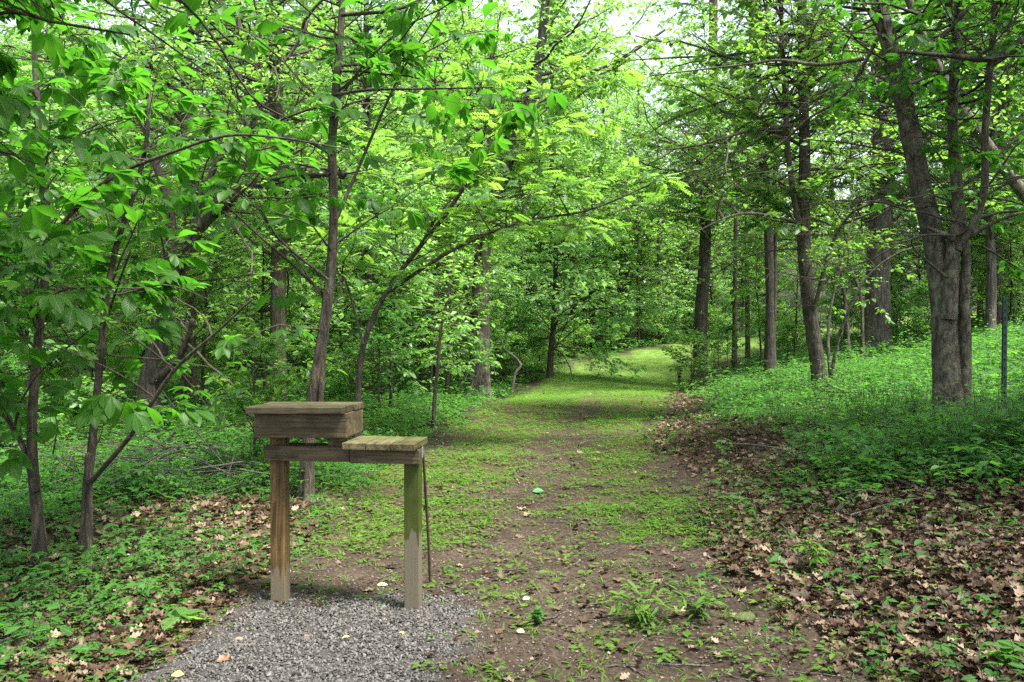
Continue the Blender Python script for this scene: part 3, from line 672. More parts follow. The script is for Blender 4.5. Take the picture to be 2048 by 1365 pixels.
# --- left side of the trail
T('furrowed_tree', 'furrowed trunk by the bend of the trail with a leaning upper stem', 'tree', (960, 796),
  [([(958, 802), (960, 650), (966, 500), (985, 420), (1012, 340), (1045, 230), (1078, 130), (1105, -150)], 38, 17, .6),
   ([(966, 560), (974, 420), (982, 250), (985, 80)], 20, 9, .3), ([(946, 800), (947, 700), (957, 620)], 20, 12, .2)], 'bark_oak',
  [soft_spec(130, (1.0, 3.2), nt=10, t=(.3, 1), ls=.13, on='all'), soft_spec(36, (2.0, 5.0), nt=22, t=(.5, 1), ls=.15, az=(.2, .8), el=.25, tl=.75, nlf=12, on='stems'), soft_spec(10, (.6, 1.2), nt=3, t=(.15, .45), ls=.08, on='stems')], 'light', seed=201,
  limbs=[([(985, 420), (920, 330), (905, 200), (920, 60)], 11, 5, -.6), ([(1045, 230), (1150, 160), (1240, 120), (1330, 60)], 10, 5, -.5), ([(975, 230), (915, 222), (860, 228)], 8, 4, -.3)])
T('hickory_sapling', 'straight dark sapling with large palmate leaves rising behind the wooden stand', 'tree', (612, 1000),
  [([(612, 1006), (618, 860), (634, 740), (655, 600), (668, 430), (664, 300), (674, 150), (685, 0), (692, -300)], 25, 12, .25),
   ([(640, 830), (648, 700), (664, 580), (672, 480)], 13, 8, .25)], 'bark',
  [palm_spec(44, (.7, 2.0), t=(.42, 1.), ls=.19, nt=3, on='stems'), palm_spec(34, (.3, .8), t=(.3, 1), ls=.18, on='limbs')], 'palm', seed=211,
  limbs=[([(668, 190), (740, 180), (860, 178), (985, 175)], 7, 3, -.5), ([(672, 440), (720, 330), (800, 150), (880, 20)], 8, 3, .3), ([(664, 310), (600, 280), (520, 300), (430, 310)], 7, 3, -.5),
         ([(683, 30), (790, 20), (860, -10), (950, -60)], 9, 4, -.2), ([(660, 350), (600, 350), (540, 360)], 7, 4, .5), ([(656, 560), (560, 480), (520, 420), (460, 400)], 6, 3, -.4)])
T('arching_tree', 'dark stem arching toward the trail with feathery pinnate leaves', 'tree', (714, 905),
  [([(714, 905), (716, 800), (727, 690), (775, 580), (835, 500), (905, 410), (945, 340), (975, 240), (985, 190)], 14, 5, .8),
   ([(775, 585), (880, 515), (970, 470), (1060, 440), (1180, 420), (1300, 370)], 8, 3, .8)], 'bark_dark',
  [soft_spec(30, (.5, 1.5), nt=5, t=(.35, 1), ls=.12), palm_spec(60, (.5, 1.6), t=(.35, 1.), ls=.24, leaf=pinnate, nt=4, nlf=4, petiole=.12, hang=.35, gap=.05)], 'mid', seed=221, flare=1.,
  limbs=[([(835, 500), (900, 400), (1060, 230), (1100, 150)], 6, 2, 1.), ([(727, 690), (690, 560), (640, 470)], 6, 3, .5)])
T('leafy_sapling', 'knobby sapling with one long arching branch and large palmate leaves', 'tree', (82, 1150),
  [([(84, 1158), (78, 1060), (68, 960), (64, 850), (74, 700), (90, 560), (97, 470), (82, 350), (74, 200), (68, 60), (66, -150)], 24, 9, .3),
   ([(72, 985), (50, 905), (22, 850), (-30, 760)], 14, 8, .2)], 'bark',
  [palm_spec(46, (.5, 1.5), t=(.35, 1.), ls=.165, nt=3, on='stems'), palm_spec(60, (.3, .9), t=(.25, 1), ls=.16, on='limbs')], 'palm', seed=231, flare=1.25,
  limbs=[([(96, 485), (150, 420), (230, 352), (330, 310), (450, 272), (560, 276), (700, 300)], 11, 3, -.3), ([(78, 640), (40, 560), (0, 520), (-60, 500)], 7, 3, -.2), ([(84, 600), (150, 575), (230, 590), (330, 570), (420, 600)], 6, 2, .2), ([(75, 700), (10, 640), (-40, 640)], 6, 3, .1)])
T('stubbed_sapling', 'twin stemmed sapling with a dark broken stub near its base', 'tree', (172, 1122),
  [([(170, 1130), (174, 1040), (176, 960), (184, 890), (200, 720), (212, 600), (236, 480), (270, 380), (292, 290), (300, 180)], 21, 7, .3),
   ([(180, 965), (212, 930), (268, 862), (345, 745), (425, 672), (505, 598)], 12, 4, -.6)], 'bark',
  [palm_spec(46, (.4, 1.3), t=(.4, 1.), ls=.165, nt=3, on='stems')], 'palm', seed=241,
  limbs=[([(180, 960), (177, 930), (177, 908)], 17, 13, 0), ([(206, 660), (240, 560), (262, 500)], 6, 3, -.3)])
T('canopy_tree', 'dark tree overhanging the upper corner with drooping palmate leaves', 'tree', (-420, 1500),
  [([(-420, 1500), (-420, 900), (-400, 400), (-380, 0), (-370, -500)], 60, 40, 0)], 'bark_dark',
  [palm_spec(190, (.3, .9), t=(.1, 1), ls=.165, on='limbs', nt=3, el=.0)], 'palm', seed=251, Y=4.,
  limbs=[([(-395, 250), (-200, 90), (0, 26), (110, 45), (260, 70)], 13, 4, .2), ([(-390, 100), (-150, -40), (100, -60), (250, 30), (420, 150)], 12, 3, .5), ([(-390, -50), (-100, -160), (200, -120), (400, 40), (500, 190), (580, 240)], 12, 3, 1.0),
         ([(-400, 420), (-200, 300), (-20, 300), (80, 330)], 9, 3, .3)])
T('gnarled_tree', 'gnarled dark tree with twisted forking limbs in the shade', 'tree', (300, 872),
  [([(292, 880), (300, 780), (318, 690), (332, 600), (350, 540), (395, 455), (450, 405), (540, 360), (640, 345), (690, 350)], 46, 20, .6),
   ([(345, 550), (345, 480), (330, 380), (300, 300), (270, 200)], 26, 12, .5), ([(302, 770), (340, 735), (372, 690), (385, 640)], 20, 9, -.4)], 'bark_dark',
  [soft_spec(120, (.8, 2.6), nt=7, t=(.35, 1), ls=.10, on='all')], 'mid', seed=261,
  limbs=[([(395, 455), (430, 330), (500, 260), (520, 160), (480, 60), (470, -80)], 14, 8, .4), ([(450, 405), (500, 300), (480, 200)], 10, 5, 0), ([(520, 165), (580, 110), (620, 40)], 9, 4, .3)])
T('lone_sapling', 'thin bare stemmed sapling at the grassy edge beside the trail', 'sapling', (866, 858),
  [([(866, 861), (870, 790), (876, 730), (882, 660), (898, 580), (905, 510)], 9, 4, .2)], 'bark', [soft_spec(26, (.4, 1.1), nt=4, t=(.4, 1), ls=.13, nlf=6, clear=False)], 'light', seed=271, flare=1.)
T('sunlit_tree', 'bright leafy tree with horizontal tiers reaching over the sunlit turf', 'tree', (1098, 757),
  [([(1098, 760), (1103, 690), (1108, 640), (1112, 520), (1110, 400), (1105, 200), (1100, 60)], 13, 6, .2)], 'bark_dark', [soft_spec(88, (1.6, 4.0), nt=8, t=(.12, .95), ls=.21, az=(-.45, 1.1), tl=.75, nlf=9, hang=.7, el=.25, up=-.35, clear=False, br=.007, tt=.45, prof=lambda q: 1 - .62 * q)], 'pale', seed=281, flare=1.)
T('vine', 'bent pale vine stem hanging beside the furrowed trunk', 'vine', (1020, 792),
  [([(1020, 795), (1030, 750), (1041, 732), (1030, 715), (1010, 700), (1003, 680)], 6, 4, 0)], 'dead', None, seed=291, flare=1.)
T('shaded_tree', 'dim trunk standing deep in shade between the twin sapling and stand', 'tree', (560, 790),
  [([(560, 792), (562, 700), (545, 560), (560, 400), (580, 250), (600, 100)], 14, 8, .3)], 'bark_dark', [soft_spec(80, (.8, 2.6), nt=7, t=(.3, 1), ls=.10)], 'mid', seed=301)

# ------------------------------------------------------------------ the wood behind: prototypes and copies
def proto(name, h, w, spec, bark, leafm, seed, lean=.03):
    r = np.random.default_rng(seed); n = 9; z = np.linspace(0, h, n); P = np.stack([np.cumsum(r.normal(0, lean * h / n, n)), np.cumsum(r.normal(0, lean * h / n, n)), z], 1); P[:, :2] -= P[0, :2]; P[0, 2] = -.3
    root = empty(name); Q = smooth_line(P, 22); R = w / 2 * np.linspace(1, .28, 22) * (1 + .35 * np.exp(-Q[:, 2] / .4))
    mb = MB(); tubes(mb, Q, R, 12, 0, .05, seed, lobes=.5); mb.build('trunk', [M[bark]], root)
    cb = MB()
    for i, sp in enumerate(spec): foliate(cb, [Q], None, sp, seed + i * 7, (0, 1), False)
    cb.build('crown', [M['twig'], M[leafm]], root); return root
def copy_tree(src, loc, rz, sc):
    c = src.copy(); COL.objects.link(c); c.location = loc; c.rotation_euler = (0, 0, rz); c.scale = (sc, sc, sc)
    for ch in src.children:
        d = ch.copy(); COL.objects.link(d); d.parent = c
    return c
rp = np.random.default_rng(77)
fullp = lambda q: np.sin(PI * np.clip(.15 + .75 * q, 0, 1)) ** .6
def tall_spec(ls, leaf): return [soft_spec(130, (1.3, 3.6), nt=9, t=(.15, 1.), ls=ls * 1.25, leaf=leaf, nlf=12, tl=.7, el=.25, prof=fullp)]
TALL = [proto('forest_tree', 13.5, .30, tall_spec(.12, simple), 'bark', 'pale', 401), proto('forest_tree', 15, .36, tall_spec(.13, diamond), 'bark_dark', 'light', 402),
        proto('forest_tree', 12, .24, tall_spec(.11, lobed), 'bark_oak', 'light', 403), proto('forest_tree', 14, .28, tall_spec(.12, diamond), 'bark_dark', 'pale', 404)]
def small_spec(ls, leaf, nlf=8): return [soft_spec(60, (.7, 2.1), nt=8, t=(.15, 1.), ls=ls * 1.1, leaf=leaf, nlf=nlf + 1, tl=.5, el=.12, prof=fullp)]
SMALL = [proto('understory_sapling', 5.2, .07, small_spec(.10, simple), 'bark', 'mid', 411, .06), proto('understory_sapling', 4.2, .055, small_spec(.12, simple), 'bark_dark', 'pale', 412, .08),
         proto('understory_sapling', 6.2, .09, small_spec(.09, lobed), 'bark_dark', 'mid', 413, .05), proto('understory_sapling', 3.6, .05, [soft_spec(46, (.5, 1.5), nt=4, t=(.2, 1), ls=.22, leaf=pinnate, nlf=3, tl=.3)], 'bark', 'light', 414, .08)]
SHRUB = [proto('woodland_shrub', 1.5, .03, [soft_spec(30, (.4, .9), nt=6, t=(.0, 1), ls=.075, leaf=simple, nlf=8, tl=.28, el=.5)], 'bark', 'cover', 421, .1),
         proto('woodland_shrub', 1.1, .025, [soft_spec(26, (.3, .8), nt=6, t=(.0, 1), ls=.09, leaf=simple, nlf=7, tl=.25, el=.5)], 'bark', 'mid', 422, .1)]
taken = [tuple(h) for h in HAND]
def spots(n, y0, y1, gap, margin, wedge, ok=lambda x, y: True):
    out = []; tries = 0
    while len(out) < n and tries < 40000:
        tries += 1
        y = math.sqrt(rp.uniform(y0 * y0, y1 * y1)); x = rp.uniform(-1, 1) * (wedge * y + 3)
        if Ledge(y) - margin < x < Redge(y) + margin and y < 50: continue
        if any((x - a) ** 2 + (y - b) ** 2 < gap * gap for a, b in taken): continue
        if not ok(x, y): continue
        out.append((x, y)); taken.append((x, y))
    return out
def sow(protos, pts, scale, label, cat, group):
    first = [True] * len(protos)
    for n_, (x, y) in enumerate(pts):
        i = n_ % len(protos); sc = rp.uniform(*scale); z = float(ground(x, y)); rz = rp.uniform(0, 6.28)
        if first[i]: o = protos[i]; first[i] = False; o.location = (x, y, z); o.rotation_euler = (0, 0, rz); o.scale = (sc,) * 3
        else: o = copy_tree(protos[i], (x, y, z), rz, sc)
        tag(o, label, cat, group)
# sky shows between the crowns over the far bend: keep tall crowns out of that wedge
def no_gap(x, y): return not (y > 15 and Ledge(y) - 3.2 < x < Redge(y) + (6.5 if y < 36 else 3.4)) and not (x > 0 and y < 23)
sow(TALL, spots(84, 13, 58, 2.6, 2.2, .62, no_gap), (.85, 1.15), 'tall forest tree with a light green crown standing deep in the wood', 'tree', 'tall trees of the wood behind')
sow([proto('forest_tree', 12, .22, [soft_spec(150, (1.3, 3.4), nt=9, t=(.04, 1.), ls=.14, leaf=simple, nlf=12, tl=.7, el=.2, prof=fullp)], 'bark_dark', 'pale', 431), proto('forest_tree', 11, .22, [soft_spec(150, (1.2, 3.2), nt=9, t=(.04, 1.), ls=.15, leaf=lobed, nlf=11, tl=.7, el=.15, prof=fullp)], 'bark_dark', 'light', 432)],
    [(6.4, 39.2), (3.4, 36.2), (9.6, 42.5), (4.5, 41), (6.5, 44.5), (8.8, 47.5), (2.9, 38), (10.9, 50), (1.6, 34.5), (13.5, 52), (7.8, 53), (4.2, 48), (11, 57), (16, 55), (1., 43), (14, 61), (7, 60)], (.68, .82), 'leafy tree with branches down to the ground beyond the bend of the trail', 'tree', 'trees beyond the bend of the trail')
sow([copy_tree(TALL[0], (0, 0, 0), 0, 1), copy_tree(TALL[2], (0, 0, 0), 0, 1)], [(-7.6, 5.), (7.8, 5.0), (5.6, -1.8), (9.6, .8)], (.95, 1.05), 'mostly unseen tall tree added to shade the near end of the trail', 'tree', 'shade trees added over the near end of the trail')  # trees added outside the view to shade the foreground
sow(SMALL, spots(130, 9.5, 42, 1.1, 1.0, .62, lambda x, y: not (x > 0 and y < 21) and not (x > 5 and y < 27) and not (x < 0 and y < 12)), (.8, 1.2), 'thin understorey sapling with flat sprays of leaves among the larger trunks', 'sapling', 'understorey saplings in the wood')
sow(SHRUB, spots(150, 9, 44, .8, .4, .62, lambda x, y: not (x > 0 and y < 22)) + [(float(Ledge(y)) - rp.uniform(.5, 2.0), y) for y in np.linspace(24, 44, 26)], (.7, 1.3), 'low rounded leafy shrub growing among the ground cover of the wood', 'shrub', 'shrubs on the forest floor')

# ------------------------------------------------------------------ wooden stand
def wood_mat(name, c0, c1, axis, wet=.6, extra=None):
    m, nt, out, N, L = nodes(name)
    tc = N('ShaderNodeTexCoord'); mp = N('ShaderNodeMapping'); sc = [26, 26, 26]; sc[axis] = 1.6; mp.inputs['Scale'].default_value = sc; L(tc.outputs['Object'], mp.inputs[0])
    n1 = N('ShaderNodeTexNoise', Scale=1.6, Detail=7.0, Roughness=.62, Distortion=1.3); L(mp.outputs[0], n1.inputs['Vector'])
    a = N('ShaderNodeAttribute', attribute_name='rnd')
    n2 = N('ShaderNodeTexNoise', Scale=7., Detail=4.0); L(tc.outputs['Object'], n2.inputs['Vector'])
    r = ramp(N, [(.36, c0), (.64, c1)]); L(n1.outputs['Fac'], r.inputs['Fac']); col = r.outputs['Color']
    vo = N('ShaderNodeTexVoronoi', Scale=5.5); mp2 = N('ShaderNodeMapping'); s2 = [1, 1, 1]; s2[axis] = .55; mp2.inputs['Scale'].default_value = s2; L(tc.outputs['Object'], mp2.inputs[0]); L(mp2.outputs[0], vo.inputs['Vector'])
    kn = ramp(N, [(.03, (.25, .2, .17)), (.09, (1, 1, 1))]); L(vo.outputs['Distance'], kn.inputs['Fac'])
    km = N('ShaderNodeMix', data_type='RGBA', blend_type='MULTIPLY'); km.inputs[0].default_value = .8; L(col, km.inputs[6]); L(kn.outputs[0], km.inputs[7]); col = km.outputs[2]
    vr = ramp(N, [(0., (.72, .70, .66)), (1., (1.2, 1.2, 1.18))]); L(a.outputs['Fac'], vr.inputs['Fac'])
    v1 = N('ShaderNodeMix', data_type='RGBA', blend_type='MULTIPLY'); v1.inputs[0].default_value = 1; L(col, v1.inputs[6]); L(vr.outputs[0], v1.inputs[7]); col = v1.outputs[2]
    st = ramp(N, [(.35, (.6, .58, .55)), (.6, (1, 1, 1))]); L(n2.outputs['Fac'], st.inputs['Fac'])
    v2 = N('ShaderNodeMix', data_type='RGBA', blend_type='MULTIPLY'); v2.inputs[0].default_value = 1; L(col, v2.inputs[6]); L(st.outputs[0], v2.inputs[7]); col = v2.outputs[2]
    if extra:
        sx = N('ShaderNodeSeparateXYZ'); L(tc.outputs['Object'], sx.inputs[0])
        for (c, lo, hi, amp, ax) in extra:   # stains that begin where coordinate (ax) crosses lo..hi, with a ragged edge
            q = N('ShaderNodeMath', operation='MULTIPLY_ADD'); L(n1.outputs['Fac'], q.inputs[0]); q.inputs[1].default_value = amp; L(sx.outputs['XYZ'[ax]], q.inputs[2])
            g = N('ShaderNodeMapRange'); g.inputs['From Min'].default_value = lo + amp / 2; g.inputs['From Max'].default_value = hi + amp / 2; L(q.outputs[0], g.inputs['Value'])
            k2 = N('ShaderNodeMath', operation='MULTIPLY'); k2.inputs[1].default_value = .85; L(g.outputs[0], k2.inputs[0])
            tx = N('ShaderNodeMix', data_type='RGBA', blend_type='MULTIPLY'); tx.inputs[0].default_value = .5; tx.inputs[6].default_value = (*c, 1); L(st.outputs[0], tx.inputs[7])
            k = N('ShaderNodeMix', data_type='RGBA'); L(k2.outputs[0], k.inputs[0]); L(col, k.inputs[6]); L(tx.outputs[2], k.inputs[7]); col = k.outputs[2]
    p = N('ShaderNodeBsdfPrincipled', Roughness=wet); p.inputs['Specular IOR Level'].default_value = .25; L(col, p.inputs['Base Color'])
    b = N('ShaderNodeBump', Strength=.55, Distance=.004); L(n1.outputs['Fac'], b.inputs['Height']); L(b.outputs[0], p.inputs['Normal']); L(p.outputs[0], out.inputs['Surface']); return m
def boards(name, specs, mat, parent, bevel=.004):
    """specs: list of (x0,x1,y0,y1,z0,z1) boards in one part"""
    bm = bmesh.new(); ly = bm.verts.layers.float.new('rnd'); r = random.Random(name)
    for (x0, x1, y0, y1, z0, z1) in specs:
        g = bmesh.ops.create_cube(bm, size=1); v = g['verts']; val = r.random()
        for q in v: q.co = Vector((x0 + (q.co.x + .5) * (x1 - x0), y0 + (q.co.y + .5) * (y1 - y0), z0 + (q.co.z + .5) * (z1 - z0))); q[ly] = val
        e = list({ed for q in v for ed in q.link_edges})
        bmesh.ops.bevel(bm, geom=e, offset=bevel, segments=2, profile=.6, affect='EDGES')
        for q in bm.verts:
            if q[ly] == 0: q[ly] = val
    me = bpy.data.meshes.new(name); bm.to_mesh(me); bm.free(); me.materials.append(mat)
    o = bpy.data.objects.new(name, me); COL.objects.link(o); o.parent = parent; return o
sb = on_ground(541, 1207)
stand = empty('registration_stand', sb, math.radians(-7))
tag(stand, 'weathered wooden stand with a lidded box and lower shelf on two posts', 'stand')
W = dict(h=wood_mat('wood_grey', (.040, .031, .015), (.145, .115, .062), 0), v=wood_mat('wood_grey_depth', (.040, .031, .015), (.145, .115, .062), 1),
         shelf=wood_mat('wood_mossy_shelf', (.045, .037, .018), (.135, .118, .058), 1, .55, [((.085, .10, .022), .02, .30, .5, 1)]),
         lp=wood_mat('wood_brown_post', (.075, .042, .020), (.24, .15, .075), 2, .6, [((.26, .25, .20), -.235, -.20, .5, 2)] if 0 else None),
         lid=wood_mat('wood_lid', (.030, .025, .014), (.095, .081, .048), 0, .5))
def post_mat(name, up0, up1, low, zl, moss=None):
    ex = []
    m = wood_mat(name, up0, up1, 2, .65, moss)
    nt = m.node_tree; p = [n for n in nt.nodes if n.type == 'BSDF_PRINCIPLED'][0]; src = p.inputs['Base Color'].links[0].from_socket
    tc = nt.nodes.new('ShaderNodeTexCoord'); sx = nt.nodes.new('ShaderNodeSeparateXYZ'); nt.links.new(tc.outputs['Object'], sx.inputs[0])
    mp = nt.nodes.new('ShaderNodeMapping'); mp.inputs['Scale'].default_value = (22, 22, 3); nt.links.new(tc.outputs['Object'], mp.inputs[0])
    nz = nt.nodes.new('ShaderNodeTexNoise'); nz.inputs['Scale'].default_value = 1.3; nz.inputs['Detail'].default_value = 3; nt.links.new(mp.outputs[0], nz.inputs['Vector'])
    q = nt.nodes.new('ShaderNodeMath'); q.operation = 'MULTIPLY_ADD'; nt.links.new(nz.outputs['Fac'], q.inputs[0]); q.inputs[1].default_value = .34; nt.links.new(sx.outputs['Z'], q.inputs[2])
    g = nt.nodes.new('ShaderNodeMapRange'); g.inputs['From Min'].default_value = zl + .155; g.inputs['From Max'].default_value = zl + .185; g.inputs['To Min'].default_value = .9; g.inputs['To Max'].default_value = 0; nt.links.new(q.outputs[0], g.inputs['Value'])
    rr = nt.nodes.new('ShaderNodeValToRGB'); e = rr.color_ramp.elements; e[0].position = .3; e[0].color = (*[c * .55 for c in low], 1); e[1].position = .7; e[1].color = (*low, 1)
    n2 = nt.nodes.new('ShaderNodeTexNoise'); n2.inputs['Scale'].default_value = 30; n2.inputs['Detail'].default_value = 6; nt.links.new(mp.outputs[0], n2.inputs['Vector']); nt.links.new(n2.outputs['Fac'], rr.inputs['Fac'])
    k = nt.nodes.new('ShaderNodeMix'); k.data_type = 'RGBA'; nt.links.new(g.outputs[0], k.inputs[0]); nt.links.new(src, k.inputs[6]); nt.links.new(rr.outputs[0], k.inputs[7]); nt.links.new(k.outputs[2], p.inputs['Base Color'])
    return m
W['lp'] = post_mat('wood_brown_post', (.058, .034, .011), (.20, .128, .050), (.175, .145, .095), .20)
W['rp'] = post_mat('wood_mossy_post', (.030, .028, .008), (.085, .080, .024), (.165, .14, .095), .42, [((.036, .055, .004), .30, .55, .5, 2)])
o = boards('post', [(0, .089, 0, .089, -.25, .997)], W['lp'], stand); o['label'] = 'brown post with a pale grey stained foot'
ru = .815
o = boards('post', [(ru, ru + .089, 0, .089, -.25, .935)], W['rp'], stand); o['label'] = 'post coated with green algae and pale below'
boards('crossbeam', [(-.022, .50, -.038, -.001, .858, .947), (.503, .917, -.040, -.001, .852, .937)], W['h'], stand)
boards('crossbeam', [(-.02, .90, .091, .128, .855, .944)], W['h'], stand)
boards('upright', [(.36, .449, .0, .089, .855, .997)], W['v'], stand)
box = boards('box', [(-.102, .452, -.105, -.067, 1.0, 1.141), (-.10, -.062, -.066, .20, 1.002, 1.14), (.414, .4515, -.066, .20, 1.002, 1.14), (-.102, .4505, .201, .238, 1.0, 1.139), (-.061, .413, -.066, .20, .999, 1.018)], W['h'], stand)
lid = boards('lid', [(-.135, .442, -.15, .052, 1.1425, 1.1815), (-.133, .455, .055, .24, 1.1425, 1.1805)], W['lid'], stand)
for q in (box, lid): q.rotation_euler = (0, math.radians(-.6), 0); q.location = (.062, 0, .002)
sh = boards('shelf', [(.435, .574, -.135, .215, .944, .982), (.577, .716, -.138, .212, .9445, .981), (.719, .858, -.134, .216, .944, .982)], W['shelf'], stand, .003)
sc_ = plain('screw_steel', (.02, .018, .016), (.06, .055, .05), 60, .5, .1, metallic=.6)
def screw(x, z, y):
    bm = bmesh.new(); bmesh.ops.create_cone(bm, cap_ends=True, segments=10, radius1=.0052, radius2=.0044, depth=.003, matrix=Matrix.Translation((x, y, z)) @ Matrix.Rotation(PI / 2, 4, 'X'))
    me = bpy.data.meshes.new('screw'); bm.to_mesh(me); bm.free(); me.materials.append(sc_); o = bpy.data.objects.new('screw', me); COL.objects.link(o); o.parent = stand
for x, z in ((.03, .925), (.055, .885), (.38, .93), (.43, .88), (.47, .92), (.53, .915), (.845, .91), (.88, .875)): screw(x, z, -.0412 if x > .502 else -.0392)
# lean the shelf a touch like the photo's
sh.rotation_euler = (0, math.radians(.25), 0); sh.location = (.046, 0, .002)
mt = plain('dark_iron', (.03, .022, .018), (.09, .055, .04), 40, .6, .3)
zn = plain('zinc', (.3, .3, .3), (.5, .5, .5), 30, .45, .1, metallic=.8)
boards('latch', [(.9185, .923, .01, .035, .885, .945)], zn, stand, .001)
def rod():
    b = on_ground(861, 1166); top = at(846, 900, b[1] - .32)
    root = empty('iron_rod', b); mb = MB()
    Q = smooth_line(np.array([[0, 0, -.05], (top - b) * .5 + np.array([.002, 0, 0]), top - b]), 14); tubes(mb, Q, np.full(14, .0095), 8, 0, .12, 5)
    mb.build('shaft', [mt], root); mb = MB(); P = np.array([Q[-1], Q[-1] + [-.004, -.005, .012], Q[-1] + [-.02, -.01, .016]]); tubes(mb, smooth_line(P, 6), np.full(6, .009), 8); mb.build('hook', [mt], root)
    tag(root, 'rusty dark iron rod leaning against the wooden stand', 'rod')
rod()
def tpost():
    b = on_ground(2008, 856); t = at(2010, 595, b[1]); h = t[2] - b[2]; w = 10 / F * b[1]
    root = empty('fence_post', b, .35); g = plain('green_paint', (.008, .022, .016), (.02, .045, .033), 30, .75, .2, spec=.2)
    bm = bmesh.new()
    for (x0, x1, y0, y1) in ((-w * .55, w * .55, -.004, .004), (-.004, .004, .0041, .035)):
        q = bmesh.ops.create_cube(bm, size=1)['verts']
        for v in q: v.co = Vector((x0 + (v.co.x + .5) * (x1 - x0), y0 + (v.co.y + .5) * (y1 - y0), -.3 + (v.co.z + .5) * (h + .3)))
    me = bpy.data.meshes.new('shaft'); bm.to_mesh(me); bm.free(); me.materials.append(g); o = bpy.data.objects.new('shaft', me); COL.objects.link(o); o.parent = root
    for i in range(int(h / .085)): boards('stud', [(-.008, .008, -.014, -.0045, .1 + i * .085, .118 + i * .085)], g, root, .002)
    tag(root, 'narrow dark green studded steel fence post among the undergrowth', 'fence post')
tpost()

# ------------------------------------------------------------------ small single things
def stick(name, label, cat, pts, w0, w1, mat='dead', subs=(), lift=.02):
    P = np.array([on_ground(*p) for p in pts]); b = P[0].copy(); root = empty(name, b); P[:, 2] += lift; mb = MB(); Y = b[1]
    tubes(mb, smooth_line(P - b, 16), np.linspace(w0, w1, 16) / 2 / F * Y, 8, 0, .12, 3); mb.build('stem', [M[mat]], root)
    for s_ in subs:
        Q = np.array([on_ground(*p) for p in s_]) - b; Q[:, 2] += lift; mb = MB(); tubes(mb, smooth_line(Q, 8), np.linspace(w1, w1 * .5, 8) / 2 / F * Y, 6, 0, .1, 4); mb.build('side_twig', [M[mat]], root)
    tag(root, label, cat)
stick('fallen_branch', 'crooked dark fallen branch lying across the leaf litter on the bank', 'branch', [(1672, 1040), (1700, 1010), (1735, 985), (1770, 977), (1800, 970)], 9, 6, 'bark_dark', [[(1735, 985), (1690, 1000), (1640, 1020)], [(1790, 972), (1850, 995), (1900, 1005)]], .05)
stick('fallen_stick', 'long thin dead stick lying on the ground cover above the bank', 'branch', [(1452, 900), (1520, 905), (1590, 920), (1650, 935)], 5, 3, 'dead', (), .07)
stick('barkless_log', 'short pale piece of fallen branch among the dead leaves', 'branch', [(128, 1236), (165, 1225), (205, 1213)], 12, 14, 'dead', (), .03)
stick('mossy_log', 'mossy rotting log half buried at the edge of the leaves', 'log', [(-60, 1322), (0, 1308), (40, 1292), (75, 1288)], 44, 26, 'bark_dark', (), .02)
stick('fallen_twig', 'slim dead twig lying on the bare soil by the turf', 'twig', [(985, 1150), (1040, 1146), (1080, 1140)], 4, 3, 'bark_dark')
stick('fallen_twig', 'pale curved grass stem lying on the leaves of the bank', 'twig', [(1700, 1050), (1800, 1020), (1870, 1012)], 4, 2, 'dead', (), .06)
def one_leaf(name, label, cat, px, size_px, ang, c0, c1, tm=simple_fine, tilt=.25, parts=1):
    p = on_ground(*px); s_ = size_px / F * p[1]; mb = MB(); r = np.random.default_rng(px[0])
    d = np.array([[math.cos(ang), math.sin(ang), .12]]); n = np.array([[tilt * math.cos(px[0]), -tilt - .2, 1.]])
    leaves(mb, tm, np.array([[-math.cos(ang) * s_ / 2, -math.sin(ang) * s_ / 2, .016]]), d, n, s_, 0, r)
    key = 'blade_' + str(c0)
    if key not in M: M[key] = plain('leaf_blade_colour', c0, c1, 60, .5, .2)
    o = mb.build(name, [M[key]]); o.location = p; tag(o, label, cat); return o
wide = blade(6, .36, .5, .1, .2)
WH = ((.26, .24, .17), (.40, .37, .28)); YE = ((.55, .42, .06), (.72, .60, .14)); GR = ((.03, .10, .035), (.07, .20, .06)); BR = ((.10, .05, .025), (.24, .12, .06))
one_leaf('fallen_leaf', 'cream white oval leaf lying on bare soil right of the gravel', 'leaf', (1041, 1271), 19, 2.6, *WH, tm=wide)
one_leaf('fallen_leaf', 'small white curled leaf on the soil below the turf edge', 'leaf', (1053, 1204), 18, .4, *WH, tm=wide)
one_leaf('fallen_leaf', 'pale round white leaf on soil near the oak leaves', 'leaf', (1730, 1290), 19, .1, *WH, tm=blade(6, .45, .5, .1, .1))
one_leaf('fallen_leaf', 'broad pale yellow green leaf on top of the dry oak leaves', 'leaf', (1953, 1288), 30, .3, (.5, .55, .25), (.65, .68, .38), tm=wide)
one_leaf('fallen_leaf', 'large yellow leaf at the bottom edge of the gravel', 'leaf', (355, 1359), 25, .2, *YE, tm=wide)
one_leaf('fallen_leaf', 'bright yellow folded leaf in the middle of the gravel', 'leaf', (693, 1283), 17, .5, *YE)
one_leaf('fallen_leaf', 'small yellow leaf on gravel in front of the mossy post', 'leaf', (803, 1274), 13, 0, *YE, tm=wide)
one_leaf('fallen_leaf', 'cream and yellow leaf on soil between the two posts', 'leaf', (765, 1176), 22, .3, (.55, .48, .2), (.7, .62, .34))
one_leaf('fallen_leaf', 'tiny pale yellow leaf at the gravel edge beside the mossy post', 'leaf', (771, 1248), 11, .1, *YE)
one_leaf('fallen_leaf', 'reddish brown curled leaf on the gravel', 'leaf', (614, 1280), 18, .6, (.20, .06, .025), (.32, .11, .05))
one_leaf('fallen_leaf', 'flat tan leaf on the gravel beneath the brown post', 'leaf', (478, 1287), 22, .1, (.16, .09, .04), (.26, .16, .08))
one_leaf('fallen_leaf', 'crumpled dark brown leaf on the lower part of the gravel', 'leaf', (448, 1330), 32, .9, *BR, tm=oaks[1], tilt=.5)
